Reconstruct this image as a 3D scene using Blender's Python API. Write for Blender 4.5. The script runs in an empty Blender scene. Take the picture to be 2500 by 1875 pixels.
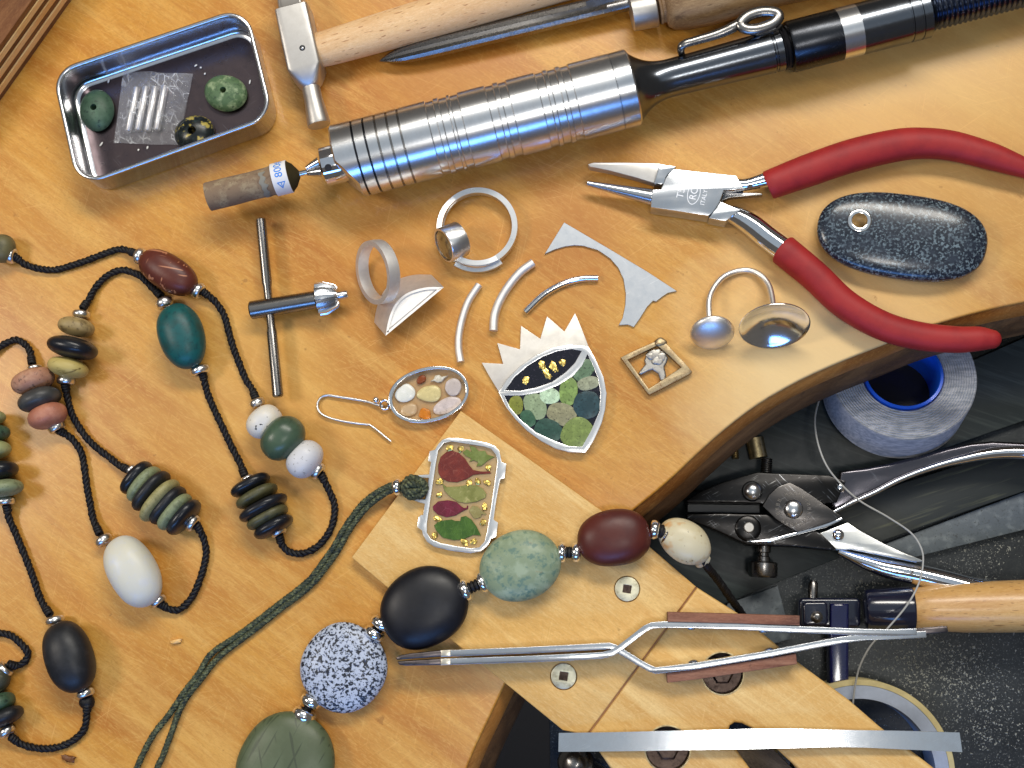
import bpy, bmesh, math, random
import numpy as np
from mathutils import Vector, Matrix, noise as mnoise
from mathutils.geometry import tessellate_polygon

random.seed(7)
SC = bpy.context.scene
COL = SC.collection
S = 0.001                                   # geometry below is written in millimetres

# ------------------------------------------------------------------ camera
FPX, IW, IH = 3434.0, 2500.0, 1875.0        # focal length in photo pixels, photo size
NAD = (1500.0, 1450.0)                      # where the plumb line from the lens meets the photo
HC = 430.0                                  # lens height over the bench top (mm)
_u = -np.array([(NAD[0]-IW/2)/FPX, -(NAD[1]-IH/2)/FPX, -1.0]); _u /= np.linalg.norm(_u)
_x = np.array([1.0, 0, 0]); _x -= _u*_x.dot(_u); _x /= np.linalg.norm(_x)
_y = np.cross(_u, _x)
RWC = np.array([_x, _y, _u])                # rows: world axes in camera space
CAM = np.array([0, 0, HC])
cam_d = bpy.data.cameras.new('camera'); cam = bpy.data.objects.new('camera', cam_d); COL.objects.link(cam)
cam_d.sensor_width = 36.0; cam_d.lens = 36.0*FPX/IW
cam_d.clip_start = 0.01; cam_d.clip_end = 20.0
mw = Matrix.Identity(4)
for i in range(3):
    for j in range(3):
        mw[i][j] = RWC[i][j]
    mw[i][3] = CAM[i]*S
cam.matrix_world = mw
SC.camera = cam

# ------------------------------------------------------------------ light
world = bpy.data.worlds.new('World'); SC.world = world; world.use_nodes = True
bg = world.node_tree.nodes['Background']
bg.inputs[0].default_value = (1.0, 0.93, 0.85, 1); bg.inputs[1].default_value = 0.09

def area(name, loc, target, sx, sy, power, color):
    l = bpy.data.lights.new(name, 'AREA'); l.shape = 'RECTANGLE'; l.size = sx*S; l.size_y = sy*S
    l.energy = power; l.color = color
    o = bpy.data.objects.new(name, l); COL.objects.link(o)
    o.location = Vector(loc)*S
    d = (Vector(target)-Vector(loc)).normalized()
    o.rotation_euler = d.to_track_quat('-Z', 'Y').to_euler()
    return o
area('ceiling_bounce_fill', (60, 260, 1250), (60, 260, 0), 1600, 1250, 2.0, (0.66, 0.83, 1.0))  # added soft fill overhead, standing in for bounce off the ceiling
area('ceiling_tube_lamp', (200, 800, 1000), (20, 40, 0), 900, 200, 10.2, (1.0, 0.95, 0.86))
area('bench_lamp', (118, -138, 820), (60, -40, 0), 130, 90, .9, (1.0, 0.96, 0.90))
area('side_lamp', (-620, 120, 640), (-60, 20, 0), 200, 160, 1.9, (1.0, 0.92, 0.82))
area('window_light', (-60, -820, 640), (0, 60, 0), 700, 220, 3.6, (0.14, 0.38, 1.0))

SC.view_settings.view_transform = 'Standard'
SC.view_settings.look = 'None'
SC.view_settings.exposure = 0.22
SC.view_settings.gamma = 1.0
SC.render.engine = 'CYCLES'
SC.cycles.use_denoising = True
SC.cycles.max_bounces = 7
SC.cycles.transparent_max_bounces = 12
SC.cycles.caustics_reflective = True
SC.cycles.sample_clamp_indirect = 6.0

# ------------------------------------------------------------------ placing helpers
def P(x, y, z=0.0):
    """Point of the place (mm) that stands at height z under photo pixel x, y."""
    d = RWC @ np.array([(x-IW/2)/FPX, -(y-IH/2)/FPX, -1.0])
    t = (z-CAM[2])/d[2]
    return CAM+t*d
def L(px, z=0.0):
    return px*(HC-z)/FPX
def nat(pts, o=(0, 0), s=1.0):
    return [(o[0]+p[0]*s, o[1]+p[1]*s) for p in pts]
def flat(pts, z, o=(0, 0), s=1.0):
    return [tuple(P(o[0]+p[0]*s, o[1]+p[1]*s, z)[:2]) for p in pts]
def path(pts, z, o=(0, 0), s=1.0):
    zs = z if isinstance(z, (list, tuple)) else [z]*len(pts)
    return [P(o[0]+p[0]*s, o[1]+p[1]*s, zz) for p, zz in zip(pts, zs)]
def unit(v):
    v = np.array(v, float); return v/np.linalg.norm(v)
def idir(dx, dy):
    """Direction in the photo (y down) as a direction on the bench."""
    return unit([dx, -dy, 0])

def catmull(pts, per=6, closed=False):
    pts = [np.array(p, float) for p in pts]; n = len(pts); out = []
    rng = range(n) if closed else range(n-1)
    for i in rng:
        if closed:
            a, b, c, d = pts[(i-1) % n], pts[i], pts[(i+1) % n], pts[(i+2) % n]
        else:
            a = pts[i-1] if i > 0 else 2*pts[0]-pts[1]
            b, c = pts[i], pts[i+1]
            d = pts[i+2] if i+2 < n else 2*pts[-1]-pts[-2]
        for k in range(per):
            t = k/per
            out.append(0.5*((2*b)+(-a+c)*t+(2*a-5*b+4*c-d)*t*t+(-a+3*b-3*c+d)*t**3))
    if not closed:
        out.append(pts[-1])
    return out

# ------------------------------------------------------------------ mesh builder
class G:
    def __init__(self):
        self.V = []; self.F = []
    def add(self, V, F):
        n = len(self.V)
        self.V += [tuple(v) for v in V]; self.F += [tuple(i+n for i in f) for f in F]
        return self

def frame(d):
    d = unit(d)
    up = np.array([0, 0, 1.0]) if abs(d[2]) < 0.95 else np.array([0, 1.0, 0])
    u = unit(np.cross(up, d)); v = np.cross(d, u)
    return d, u, v

def lathe(p0, d, prof, n=40, g=None, sv=1.0, cap=(True, True)):
    """Rings (t, r) along d; sv squashes the second cross axis."""
    g = g or G(); d, u, v = frame(d); p0 = np.array(p0, float); V = []; F = []
    for t, r in prof:
        for k in range(n):
            a = 2*math.pi*k/n
            V.append(p0+d*t+u*(r*math.cos(a))+v*(r*math.sin(a)*sv))
    for i in range(len(prof)-1):
        for k in range(n):
            k2 = (k+1) % n
            F.append((i*n+k, i*n+k2, (i+1)*n+k2, (i+1)*n+k))
    if cap[0]: F.append(tuple(reversed(range(n))))
    if cap[1]: F.append(tuple((len(prof)-1)*n+k for k in range(n)))
    return g.add(V, F)

def ring_lathe(p0, d, prof, n=40, g=None, su=1.0, sv=1.0):
    """Closed profile (t, r) turned about d: washers, bands, pierced beads."""
    g = g or G(); d, u, v = frame(d); p0 = np.array(p0, float); V = []; F = []; m = len(prof)
    for t, r in prof:
        for k in range(n):
            a = 2*math.pi*k/n
            V.append(p0+d*t+u*(r*math.cos(a)*su)+v*(r*math.sin(a)*sv))
    for i in range(m):
        i2 = (i+1) % m
        for k in range(n):
            k2 = (k+1) % n
            F.append((i*n+k, i*n+k2, i2*n+k2, i2*n+k))
    return g.add(V, F)

def tube(pts, r, n=10, g=None, rounded=False, flatz=1.0):
    g = g or G(); pts = [np.array(p, float) for p in pts]; m = len(pts)
    rs = [r]*m if not isinstance(r, (list, tuple, np.ndarray)) else list(r)
    if len(rs) != m:
        rs = list(np.interp(np.linspace(0, 1, m), np.linspace(0, 1, len(rs)), rs))
    if rounded:
        a0, a1 = unit(pts[0]-pts[1]), unit(pts[-1]-pts[-2])
        h0, h1 = rs[0], rs[-1]
        pre = [(pts[0]+a0*h0*f, h0*w) for f, w in ((1, .05), (.92, .4), (.7, .71), (.38, .92))]
        post = [(pts[-1]+a1*h1*f, h1*w) for f, w in ((.38, .92), (.7, .71), (.92, .4), (1, .05))]
        pts = [p for p, _ in pre]+pts+[p for p, _ in post]
        rs = [w for _, w in pre]+rs+[w for _, w in post]; m = len(pts)
    T = []
    for i in range(m):
        a = pts[max(i-1, 0)]; b = pts[min(i+1, m-1)]; T.append(unit(b-a))
    _, u, v = frame(T[0]); V = []; F = []
    for i in range(m):
        u = u-T[i]*u.dot(T[i]); u = unit(u); v = np.cross(T[i], u)
        for k in range(n):
            a = 2*math.pi*k/n
            q = u*(rs[i]*math.cos(a))+v*(rs[i]*math.sin(a))
            q[2] *= flatz
            V.append(pts[i]+q)
    for i in range(m-1):
        for k in range(n):
            k2 = (k+1) % n
            F.append((i*n+k, i*n+k2, (i+1)*n+k2, (i+1)*n+k))
    F.append(tuple(reversed(range(n)))); F.append(tuple((m-1)*n+k for k in range(n)))
    return g.add(V, F)

def resample(pts, step):
    pts = [np.array(p, float) for p in pts]
    d = [0.0]
    for a, b in zip(pts[:-1], pts[1:]): d.append(d[-1]+np.linalg.norm(b-a))
    n = max(2, int(d[-1]/step)+1); q = np.linspace(0, d[-1], n); A = np.array(pts)
    return [np.array([np.interp(t, d, A[:, k]) for k in range(3)]) for t in q], q

def rope(pts, r, pitch=3.4, strands=3, g=None, n=6, wob=0.10):
    """Braided cord: strands wound round one another."""
    g = g or G(); pts, q = resample(catmull(pts, 8), pitch/9.0); m = len(pts)
    T = [unit(pts[min(i+1, m-1)]-pts[max(i-1, 0)]) for i in range(m)]
    _, u, v = frame(T[0]); U = []; W = []
    for i in range(m):
        u = unit(u-T[i]*u.dot(T[i])); U.append(u); W.append(np.cross(T[i], u))
    for s in range(strands):
        line = []
        for i in range(m):
            a = 2*math.pi*(q[i]/pitch+s/strands)
            rr = r*(0.58+wob*math.sin(q[i]*1.7+s))
            line.append(pts[i]+U[i]*rr*math.cos(a)+W[i]*rr*math.sin(a))
        tube(line, r*0.52, n, g)
    return g

def area2(p):
    return 0.5*sum(p[i][0]*p[(i+1) % len(p)][1]-p[(i+1) % len(p)][0]*p[i][1] for i in range(len(p)))
def ccw(p):
    p = [tuple(map(float, q[:2])) for q in p]
    return p if area2(p) > 0 else p[::-1]
def offset(p, d):
    """Shrink a counter-clockwise outline by d (grow when d < 0)."""
    n = len(p); out = []
    for i in range(n):
        a, b, c = np.array(p[i-1]), np.array(p[i]), np.array(p[(i+1) % n])
        e1, e2 = b-a, c-b
        l1, l2 = np.linalg.norm(e1), np.linalg.norm(e2)
        if l1 < 1e-9 or l2 < 1e-9: out.append(tuple(b)); continue
        n1, n2 = np.array([-e1[1], e1[0]])/l1, np.array([-e2[1], e2[0]])/l2
        m = n1+n2; k = m.dot(m)
        m = m*2/k if k > 0.35 else m*1.2/math.sqrt(max(k, .04))
        out.append(tuple(b+m*d*(1 if k <= .35 else 1)))
    return out

def plate(outer, holes=(), z0=0.0, z1=1.0, bev=0.15, seg=2, g=None, bottom=True, lower=None, zf=None):
    """Sheet cut to an outline with holes, edges rounded; lower = extra (offset, z) rings under it."""
    g = g or G(); outer = ccw(outer); holes = [ccw(h) for h in holes]
    prof = list(lower) if lower else [(0.0, z0)]
    bev = min(bev, (z1-z0)*0.9)
    if bev > 0:
        for k in range(seg+1):
            a = math.pi/2*k/seg
            prof.append((bev*(1-math.cos(a)), z1-bev+bev*math.sin(a)))
    else:
        prof.append((0.0, z1))
    V = []; F = []; tops = []; bots = []
    def zz(x, y, z): return z if zf is None else z+zf(x, y)
    for loop, sg in [(outer, 1)]+[(h, -1) for h in holes]:
        n = len(loop); base = len(V)
        for d, z in prof:
            for x, y in offset(loop, d*sg): V.append((x, y, zz(x, y, z)))
        for i in range(len(prof)-1):
            for k in range(n):
                k2 = (k+1) % n
                q = (base+i*n+k, base+i*n+k2, base+(i+1)*n+k2, base+(i+1)*n+k)
                F.append(q if sg > 0 else q[::-1])
        bots.append([base+k for k in range(n)]); tops.append([base+(len(prof)-1)*n+k for k in range(n)])
    for loops, flip in ((tops, False), (bots, True)):
        if flip and not bottom: continue
        idx = [i for l in loops for i in l]
        tri = tessellate_polygon([[Vector((V[i][0], V[i][1], 0)) for i in l] for l in loops])
        for t in tri:
            f = [idx[k] for k in t]
            a, b, c = [np.array(V[i][:2]) for i in f]
            up = (b[0]-a[0])*(c[1]-a[1])-(b[1]-a[1])*(c[0]-a[0]) > 0
            if up == flip: f = f[::-1]
            F.append(tuple(f))
    return g.add(V, F)

def blob(c, rad, ax=None, e=2.0, nu=28, nv=18, noise=0.0, seed=0, g=None, egg=0.0, freq=1.0):
    """Rounded pebble: rad = (along, across, up); ax = in-plane direction of the first radius."""
    g = g or G(); c = np.array(c, float)
    if ax is None: A = np.eye(3)
    elif np.ndim(ax) == 2: A = np.array(ax).T
    else:
        a = unit(ax); z = np.array([0, 0, 1.0])
        if abs(a[2]) > .95: z = np.array([0, 1.0, 0])
        b = unit(np.cross(z, a)); A = np.array([a, b, np.cross(a, b)]).T
    def sp(w): return math.copysign(abs(w)**(2/e), w)
    V = []; F = []
    for j in range(nv+1):
        th = math.pi*j/nv
        for i in range(nu):
            ph = 2*math.pi*i/nu
            # pole along the first axis so that string holes sit at the poles
            x = sp(math.cos(th)); y = sp(math.sin(th))*sp(math.cos(ph)); z = sp(math.sin(th))*sp(math.sin(ph))
            k = 1.0
            if noise:
                k += noise*mnoise.noise(Vector((x*freq+seed*3.1, y*freq+seed*1.7, z*freq+seed)))
            w = 1+egg*x
            V.append(c+A @ np.array([x*rad[0]*k, y*rad[1]*k*w, z*rad[2]*k*w]))
    for j in range(nv):
        for i in range(nu):
            i2 = (i+1) % nu
            F.append((j*nu+i, (j+1)*nu+i, (j+1)*nu+i2, j*nu+i2))
    return g.add(V, F)

def ellipse(cx, cy, a, b, ang=0.0, n=32, wob=0.0, seed=0, e=2.0):
    out = []
    for k in range(n):
        t = 2*math.pi*k/n; w = 1+wob*mnoise.noise(Vector((math.cos(t)*1.3+seed*2.3, math.sin(t)*1.3, seed*.7)))
        cs, sn = math.cos(t), math.sin(t)
        x = math.copysign(abs(cs)**(2/e), cs)*a*w; y = math.copysign(abs(sn)**(2/e), sn)*b*w
        out.append((cx+x*math.cos(ang)-y*math.sin(ang), cy+x*math.sin(ang)+y*math.cos(ang)))
    return out

def loft(loops, g=None, caps=True):
    g = g or G(); n = len(loops[0]); V = [p for l in loops for p in l]; F = []
    for i in range(len(loops)-1):
        for k in range(n):
            k2 = (k+1) % n
            F.append((i*n+k, i*n+k2, (i+1)*n+k2, (i+1)*n+k))
    if caps:
        F.append(tuple(reversed(range(n)))); F.append(tuple((len(loops)-1)*n+k for k in range(n)))
    return g.add(V, F)

def ribbon(pts, t, z0, z1, bev=0.2, g=None):
    """Upright metal strip following a line on plan."""
    p = [np.array(q[:2], float) for q in pts]; m = len(p); a = []; b = []
    for i in range(m):
        d = p[min(i+1, m-1)]-p[max(i-1, 0)]; d /= np.linalg.norm(d); nn = np.array([-d[1], d[0]])
        a.append(tuple(p[i]+nn*t/2)); b.append(tuple(p[i]-nn*t/2))
    return plate(a+b[::-1], (), z0, z1, bev, 2, g)

def text_geo(txt, size):
    cu = bpy.data.curves.new('t', 'FONT'); cu.body = txt; cu.size = size; cu.align_x = 'CENTER'; cu.align_y = 'CENTER'
    ob = bpy.data.objects.new('t', cu); COL.objects.link(ob)
    bpy.context.view_layer.update()
    dg = bpy.context.evaluated_depsgraph_get(); me = bpy.data.meshes.new_from_object(ob.evaluated_get(dg))
    V = [tuple(v.co) for v in me.vertices]; F = [tuple(p.vertices) for p in me.polygons]
    bpy.data.objects.remove(ob); bpy.data.curves.remove(cu); bpy.data.meshes.remove(me)
    return V, F

# ------------------------------------------------------------------ object helpers
def thing(name, label, cat, loc, group=None):
    o = bpy.data.objects.new(name, None); COL.objects.link(o); o.empty_display_size = 0.005
    o.location = Vector(loc)*S; o['label'] = label; o['category'] = cat
    if group: o['group'] = group
    return o

def obj(name, g, mat, parent=None, smooth=38, origin=None, label=None):
    V = np.array(g.V, float)
    c = np.array(origin, float) if origin is not None else np.array([V[:, 0].mean(), V[:, 1].mean(), V[:, 2].min()])
    me = bpy.data.meshes.new(name); me.from_pydata([tuple(v) for v in (V-c)*S], [], g.F); me.update()
    bm = bmesh.new(); bm.from_mesh(me); bmesh.ops.recalc_face_normals(bm, faces=bm.faces); bm.to_mesh(me); bm.free()
    if smooth:
        me.shade_smooth(); me.set_sharp_from_angle(angle=math.radians(smooth))
    me.materials.append(mat)
    o = bpy.data.objects.new(name, me); COL.objects.link(o)
    o.location = Vector(c)*S
    if parent is not None:
        pl = Vector((0, 0, 0)); q = parent
        while q is not None: pl += q.location; q = q.parent
        o.parent = parent; o.location = Vector(c)*S-pl
    if label: o['label'] = label
    return o

def single(name, g, mat, label, cat, group=None, smooth=38):
    o = obj(name, g, mat, None, smooth); o['label'] = label; o['category'] = cat
    if group: o['group'] = group
    return o

def cut(o, cutters):
    """Subtract solids (G) from a mesh object."""
    mats = list(o.data.materials)
    wl = Vector((0, 0, 0)); q = o
    while q is not None: wl += q.location; q = q.parent
    for c in cutters:
        me = bpy.data.meshes.new('c'); me.from_pydata([tuple(Vector(v)*S-wl) for v in c.V], [], c.F); me.update()
        bm = bmesh.new(); bm.from_mesh(me); bmesh.ops.recalc_face_normals(bm, faces=bm.faces); bm.to_mesh(me); bm.free()
        tmp = bpy.data.objects.new('a', o.data); co = bpy.data.objects.new('b', me)
        COL.objects.link(tmp); COL.objects.link(co)
        md = tmp.modifiers.new('b', 'BOOLEAN'); md.object = co; md.operation = 'DIFFERENCE'; md.solver = 'EXACT'
        bpy.context.view_layer.update()
        dg = bpy.context.evaluated_depsgraph_get()
        nm = bpy.data.meshes.new_from_object(tmp.evaluated_get(dg)); nm.name = o.data.name
        bpy.data.objects.remove(tmp); bpy.data.objects.remove(co); bpy.data.meshes.remove(me)
        if len(nm.polygons) > 3:
            o.data = nm
    o.data.materials.clear(); o.data.materials.append(mats[0])
    for p in o.data.polygons: p.material_index = 0
    o.data.shade_smooth(); o.data.set_sharp_from_angle(angle=math.radians(38))

# ------------------------------------------------------------------ materials
def srgb(r, g, b):
    f = lambda c: (c/255/12.92) if c/255 <= 0.04045 else ((c/255+0.055)/1.055)**2.4
    return (f(r), f(g), f(b), 1)

class NT:
    def __init__(self, name):
        self.m = bpy.data.materials.new(name); self.m.use_nodes = True
        self.t = self.m.node_tree; self.n = self.t.nodes; self.b = self.n['Principled BSDF']; self.out = self.n['Material Output']
        tc = self.n.new('ShaderNodeTexCoord'); oi = self.n.new('ShaderNodeObjectInfo')
        mp = self.n.new('ShaderNodeMapping'); mp.inputs['Scale'].default_value = (1000, 1000, 1000)
        self.t.links.new(tc.outputs['Object'], mp.inputs['Vector'])
        mul = self.n.new('ShaderNodeMath'); mul.operation = 'MULTIPLY'; mul.inputs[1].default_value = 173.0
        self.t.links.new(oi.outputs['Random'], mul.inputs[0])
        ad = self.n.new('ShaderNodeVectorMath'); ad.operation = 'ADD'
        self.t.links.new(mp.outputs[0], ad.inputs[0]); self.t.links.new(mul.outputs[0], ad.inputs[1])
        self.co = ad.outputs[0]
    def link(self, a, b): self.t.links.new(a, b)
    def vec(self, rot=0.0, scale=(1, 1, 1)):
        """rotate (degrees, so that x runs along that direction), then stretch"""
        a = self.n.new('ShaderNodeMapping'); a.inputs['Rotation'].default_value = (0, 0, -math.radians(rot)); self.link(self.co, a.inputs[0])
        b = self.n.new('ShaderNodeMapping'); b.inputs['Scale'].default_value = scale; self.link(a.outputs[0], b.inputs[0])
        return b.outputs[0]
    def noise(self, scale, detail=3, rough=.55, rot=0, stretch=(1, 1, 1), dist=0.0):
        x = self.n.new('ShaderNodeTexNoise'); x.inputs['Scale'].default_value = scale; x.inputs['Detail'].default_value = detail
        x.inputs['Roughness'].default_value = rough; x.inputs['Distortion'].default_value = dist
        self.link(self.vec(rot, stretch), x.inputs['Vector']); return x.outputs['Fac']
    def voro(self, scale, feat='F1', rot=0, stretch=(1, 1, 1), rnd=1.0):
        x = self.n.new('ShaderNodeTexVoronoi'); x.feature = feat; x.inputs['Scale'].default_value = scale
        x.inputs['Randomness'].default_value = rnd
        self.link(self.vec(rot, stretch), x.inputs['Vector']); return x.outputs['Distance']
    def ramp(self, fac, lo, hi, inv=False):
        r = self.n.new('ShaderNodeMapRange'); r.inputs['From Min'].default_value = lo; r.inputs['From Max'].default_value = hi
        r.inputs['To Min'].default_value = 1.0 if inv else 0.0; r.inputs['To Max'].default_value = 0.0 if inv else 1.0
        self.link(fac, r.inputs['Value']); return r.outputs[0]
    def mul(self, a, k):
        x = self.n.new('ShaderNodeMath'); x.operation = 'MULTIPLY'; self.link(a, x.inputs[0])
        if isinstance(k, (int, float)): x.inputs[1].default_value = k
        else: self.link(k, x.inputs[1])
        return x.outputs[0]
    def mix(self, fac, a, b, mode='MIX'):
        x = self.n.new('ShaderNodeMix'); x.data_type = 'RGBA'; x.blend_type = mode
        if isinstance(fac, (int, float)): x.inputs[0].default_value = fac
        else: self.link(fac, x.inputs[0])
        for v, i in ((a, 6), (b, 7)):
            if isinstance(v, tuple): x.inputs[i].default_value = v if len(v) == 4 else v+(1,)
            else: self.link(v, x.inputs[i])
        return x.outputs[2]
    def bump(self, h, strength=.3, dist=.1, prev=None):
        x = self.n.new('ShaderNodeBump'); x.inputs['Strength'].default_value = strength; x.inputs['Distance'].default_value = dist*S
        self.link(h, x.inputs['Height'])
        if prev is not None: self.link(prev, x.inputs['Normal'])
        return x.outputs[0]
    def done(self, col, rough=.5, metal=0.0, normal=None, spec=.5, coat=0.0, coat_rough=.1, sss=0.0):
        b = self.b
        if isinstance(col, tuple): b.inputs['Base Color'].default_value = col if len(col) == 4 else col+(1,)
        else: self.link(col, b.inputs['Base Color'])
        if isinstance(rough, (int, float)): b.inputs['Roughness'].default_value = rough
        else: self.link(rough, b.inputs['Roughness'])
        b.inputs['Metallic'].default_value = metal; b.inputs['Specular IOR Level'].default_value = spec
        b.inputs['Coat Weight'].default_value = coat; b.inputs['Coat Roughness'].default_value = coat_rough
        if sss:
            b.inputs['Subsurface Weight'].default_value = sss; b.inputs['Subsurface Scale'].default_value = .003
            b.inputs['Subsurface Radius'].default_value = (1, .9, .7)
        if normal is not None: self.link(normal, b.inputs['Normal'])
        return self.m

def rng(n, fac, lo, hi):
    r = n.n.new('ShaderNodeMapRange'); r.inputs['To Min'].default_value = lo; r.inputs['To Max'].default_value = hi
    n.link(fac, r.inputs['Value']); return r.outputs[0]

def metal(name, col, rough=.25, var=.06, brush=None, bump=.05, scr=.25, dark=None):
    n = NT(name); c = col
    f = n.noise(.35, 4, .6)
    c = n.mix(n.mul(n.ramp(f, .35, .7), .5), col, tuple(x*.72 for x in col[:3])+(1,))
    if dark is not None:
        c = n.mix(n.ramp(n.noise(.5, 5, .7), .5, .72), c, dark)
    if brush is not None:
        h = n.noise(2.2, 3, .6, brush, (.04, 1, 1))
    else:
        h = n.noise(1.6, 4, .6)
    s1 = n.noise(1.3, 2, .5, 27, (.10, 2.6, 1), .3); s2 = n.noise(1.3, 2, .5, -48, (.10, 2.6, 1), .3)
    ga = n.ramp(n.noise(.22, 2, .5), .48, .62); gb = n.ramp(n.noise(.19, 2, .5, 40), .48, .62)
    sc = n.mul(n.mul(n.ramp(s1, .64, .71), ga), scr); sc2 = n.mul(n.mul(n.ramp(s2, .64, .71), gb), scr)
    c = n.mix(sc, c, (1, 1, 1, 1)); c = n.mix(sc2, c, (.9, .93, 1, 1))
    nb = n.bump(h, bump, .06)
    r = rng(n, f, max(rough-var, .02), rough+var)
    return n.done(c, r, 1.0, nb)

def stone(name, col, layers=(), rough=.45, bump=.12, bscale=.9, coat=0.0, sss=0.0, spec=.4):
    """layers: (scale, colour, lo, hi, detail, stretch, rot) noise patches; ('v', ...) voronoi veins"""
    n = NT(name); c = col
    for l in layers:
        if l[0] == 'v':
            _, sc, c2, w, rot, st = l
            wv = n.n.new('ShaderNodeTexNoise'); wv.inputs['Scale'].default_value = sc*1.5; n.link(n.co, wv.inputs['Vector'])
            f = n.voro(sc, 'DISTANCE_TO_EDGE', rot, st)
            msk = n.mul(n.ramp(f, 0, w, True), n.ramp(wv.outputs['Fac'], .45, .65))
            c = n.mix(msk, c, c2)
        else:
            sc, c2, lo, hi, det = l[:5]
            st = l[5] if len(l) > 5 else (1, 1, 1); rot = l[6] if len(l) > 6 else 0
            c = n.mix(n.ramp(n.noise(sc, det, .6, rot, st), lo, hi), c, c2)
    nb = n.bump(n.noise(bscale, 4, .6), bump, .12)
    f = n.noise(.25, 3)
    return n.done(c, rng(n, f, max(rough-.1, .05), rough+.1), 0, nb, spec, coat, .15, sss)

def plain(name, col, rough=.5, bump=.0, bscale=2.0, spec=.5, coat=0.0, var=.15, metal=0.0):
    n = NT(name); c = n.mix(n.mul(n.ramp(n.noise(.4, 4, .65), .35, .7), 1.0), col, tuple(x*(1-var) for x in col[:3])+(1,))
    nb = n.bump(n.noise(bscale, 3, .6), bump, .1) if bump else None
    return n.done(c, rough, metal, nb, spec, coat)

def clear(name, tint, alpha, rough=.06, crumple=0.0, body=(.86, .88, .9, 1), crease_glint=0.0):
    """Clear plastic or resin: see-through with surface reflections."""
    n = NT(name); t = n.n.new('ShaderNodeBsdfTransparent'); t.inputs[0].default_value = tint
    b = n.b; b.inputs['Base Color'].default_value = body; b.inputs['Roughness'].default_value = rough
    b.inputs['Specular IOR Level'].default_value = .6
    if crumple: n.link(n.bump(n.noise(.5, 4, .7), crumple, .5), b.inputs['Normal'])
    fr = n.n.new('ShaderNodeLayerWeight'); fr.inputs[0].default_value = .5
    pw = n.n.new('ShaderNodeMath'); pw.operation = 'POWER'; pw.inputs[1].default_value = 4.0; n.link(fr.outputs['Facing'], pw.inputs[0])
    ad = n.n.new('ShaderNodeMath'); ad.operation = 'MULTIPLY_ADD'; ad.use_clamp = True; ad.inputs[1].default_value = .6; ad.inputs[2].default_value = alpha+.04; n.link(pw.outputs[0], ad.inputs[0])
    fac = ad.outputs[0]
    if crease_glint:                               # glints along the folds, painted in as white streaks
        vd = n.ramp(n.voro(.42, 'DISTANCE_TO_EDGE', 30, (1, .6, .4)), 0, .07, True)
        cm = n.mul(n.mul(vd, n.ramp(n.noise(.16, 3, .6), .46, .62)), crease_glint)
        a2 = n.n.new('ShaderNodeMath'); a2.operation = 'ADD'; a2.use_clamp = True; n.link(fac, a2.inputs[0]); n.link(cm, a2.inputs[1]); fac = a2.outputs[0]
    mx = n.n.new('ShaderNodeMixShader'); n.link(fac, mx.inputs[0]); n.link(t.outputs[0], mx.inputs[1]); n.link(b.outputs[0], mx.inputs[2])
    n.link(mx.outputs[0], n.out.inputs['Surface']); return n.m

def wood(name, base, dark, light, rot, fine=1.0, rough=.42, patch=None, scr=.35, band=1.0, fleck=.0, fleck_col=None, coat=0.0):
    n = NT(name)
    b1 = n.noise(.020*fine, 3, .5, rot, (.35, 1.6, 1), 1.2)
    c = n.mix(n.ramp(b1, .40, .66), base, dark if band >= .99 else tuple(base[i]*(1-band)+dark[i]*band for i in range(3))+(1,))
    b2 = n.noise(.055*fine, 4, .6, rot, (.16, 1.8, 1), .7)
    c = n.mix(n.mul(n.ramp(b2, .48, .72), .75), c, light)
    b3 = n.noise(.6*fine, 3, .65, rot, (.14, 1.2, 1), .4)
    c = n.mix(n.mul(n.ramp(b3, .44, .74), .50), c, dark)
    b4 = n.noise(1.6*fine, 3, .7, rot, (.22, 1.0, 1), .6)
    c = n.mix(n.mul(n.ramp(b4, .48, .70), .50), c, light)
    b5 = n.noise(2.6*fine, 2, .6, rot+8, (.4, 1.0, 1), .3)
    c = n.mix(n.mul(n.ramp(b5, .50, .72), .42), c, tuple(x*.68 for x in base[:3])+(1,))
    if patch is not None:
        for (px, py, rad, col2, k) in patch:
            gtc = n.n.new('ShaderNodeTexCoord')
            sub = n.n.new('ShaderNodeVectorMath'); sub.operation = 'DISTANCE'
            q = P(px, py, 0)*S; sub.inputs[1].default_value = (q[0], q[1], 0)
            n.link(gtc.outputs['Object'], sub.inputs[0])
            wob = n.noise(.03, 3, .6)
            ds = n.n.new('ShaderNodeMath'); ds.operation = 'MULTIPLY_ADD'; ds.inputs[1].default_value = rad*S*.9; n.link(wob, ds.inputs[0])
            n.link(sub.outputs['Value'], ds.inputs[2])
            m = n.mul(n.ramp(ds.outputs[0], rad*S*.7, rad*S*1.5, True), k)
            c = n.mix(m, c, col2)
    for a, lo in ((34, .655), (-22, .66), (78, .67), (10, .665)):
        s1 = n.noise(1.1, 1, .4, a, (.05, 2.4, 1), .15)
        gate = n.ramp(n.noise(.05, 2, .5, a, (1, 1, 1)), .45, .6)
        c = n.mix(n.mul(n.mul(n.ramp(s1, lo, lo+.06), gate), scr), c, tuple(min(1, x*1.25+.06) for x in light[:3])+(1,))
    d = n.noise(.22, 3, .6); c = n.mix(n.mul(n.ramp(d, .70, .76), .5), c, tuple(x*.55 for x in dark[:3])+(1,))
    if fleck:
        f = n.noise(1.5, 1, .3, rot, (.20, 1.3, 1)); c = n.mix(n.mul(n.ramp(f, .69, .72), fleck), c, fleck_col)
    nb = n.bump(b3, .12, .08); nb = n.bump(b4, .10, .05, nb)
    return n.done(c, rng(n, b2, rough-.08, rough+.12), 0, nb, .4, coat, .25)

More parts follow.
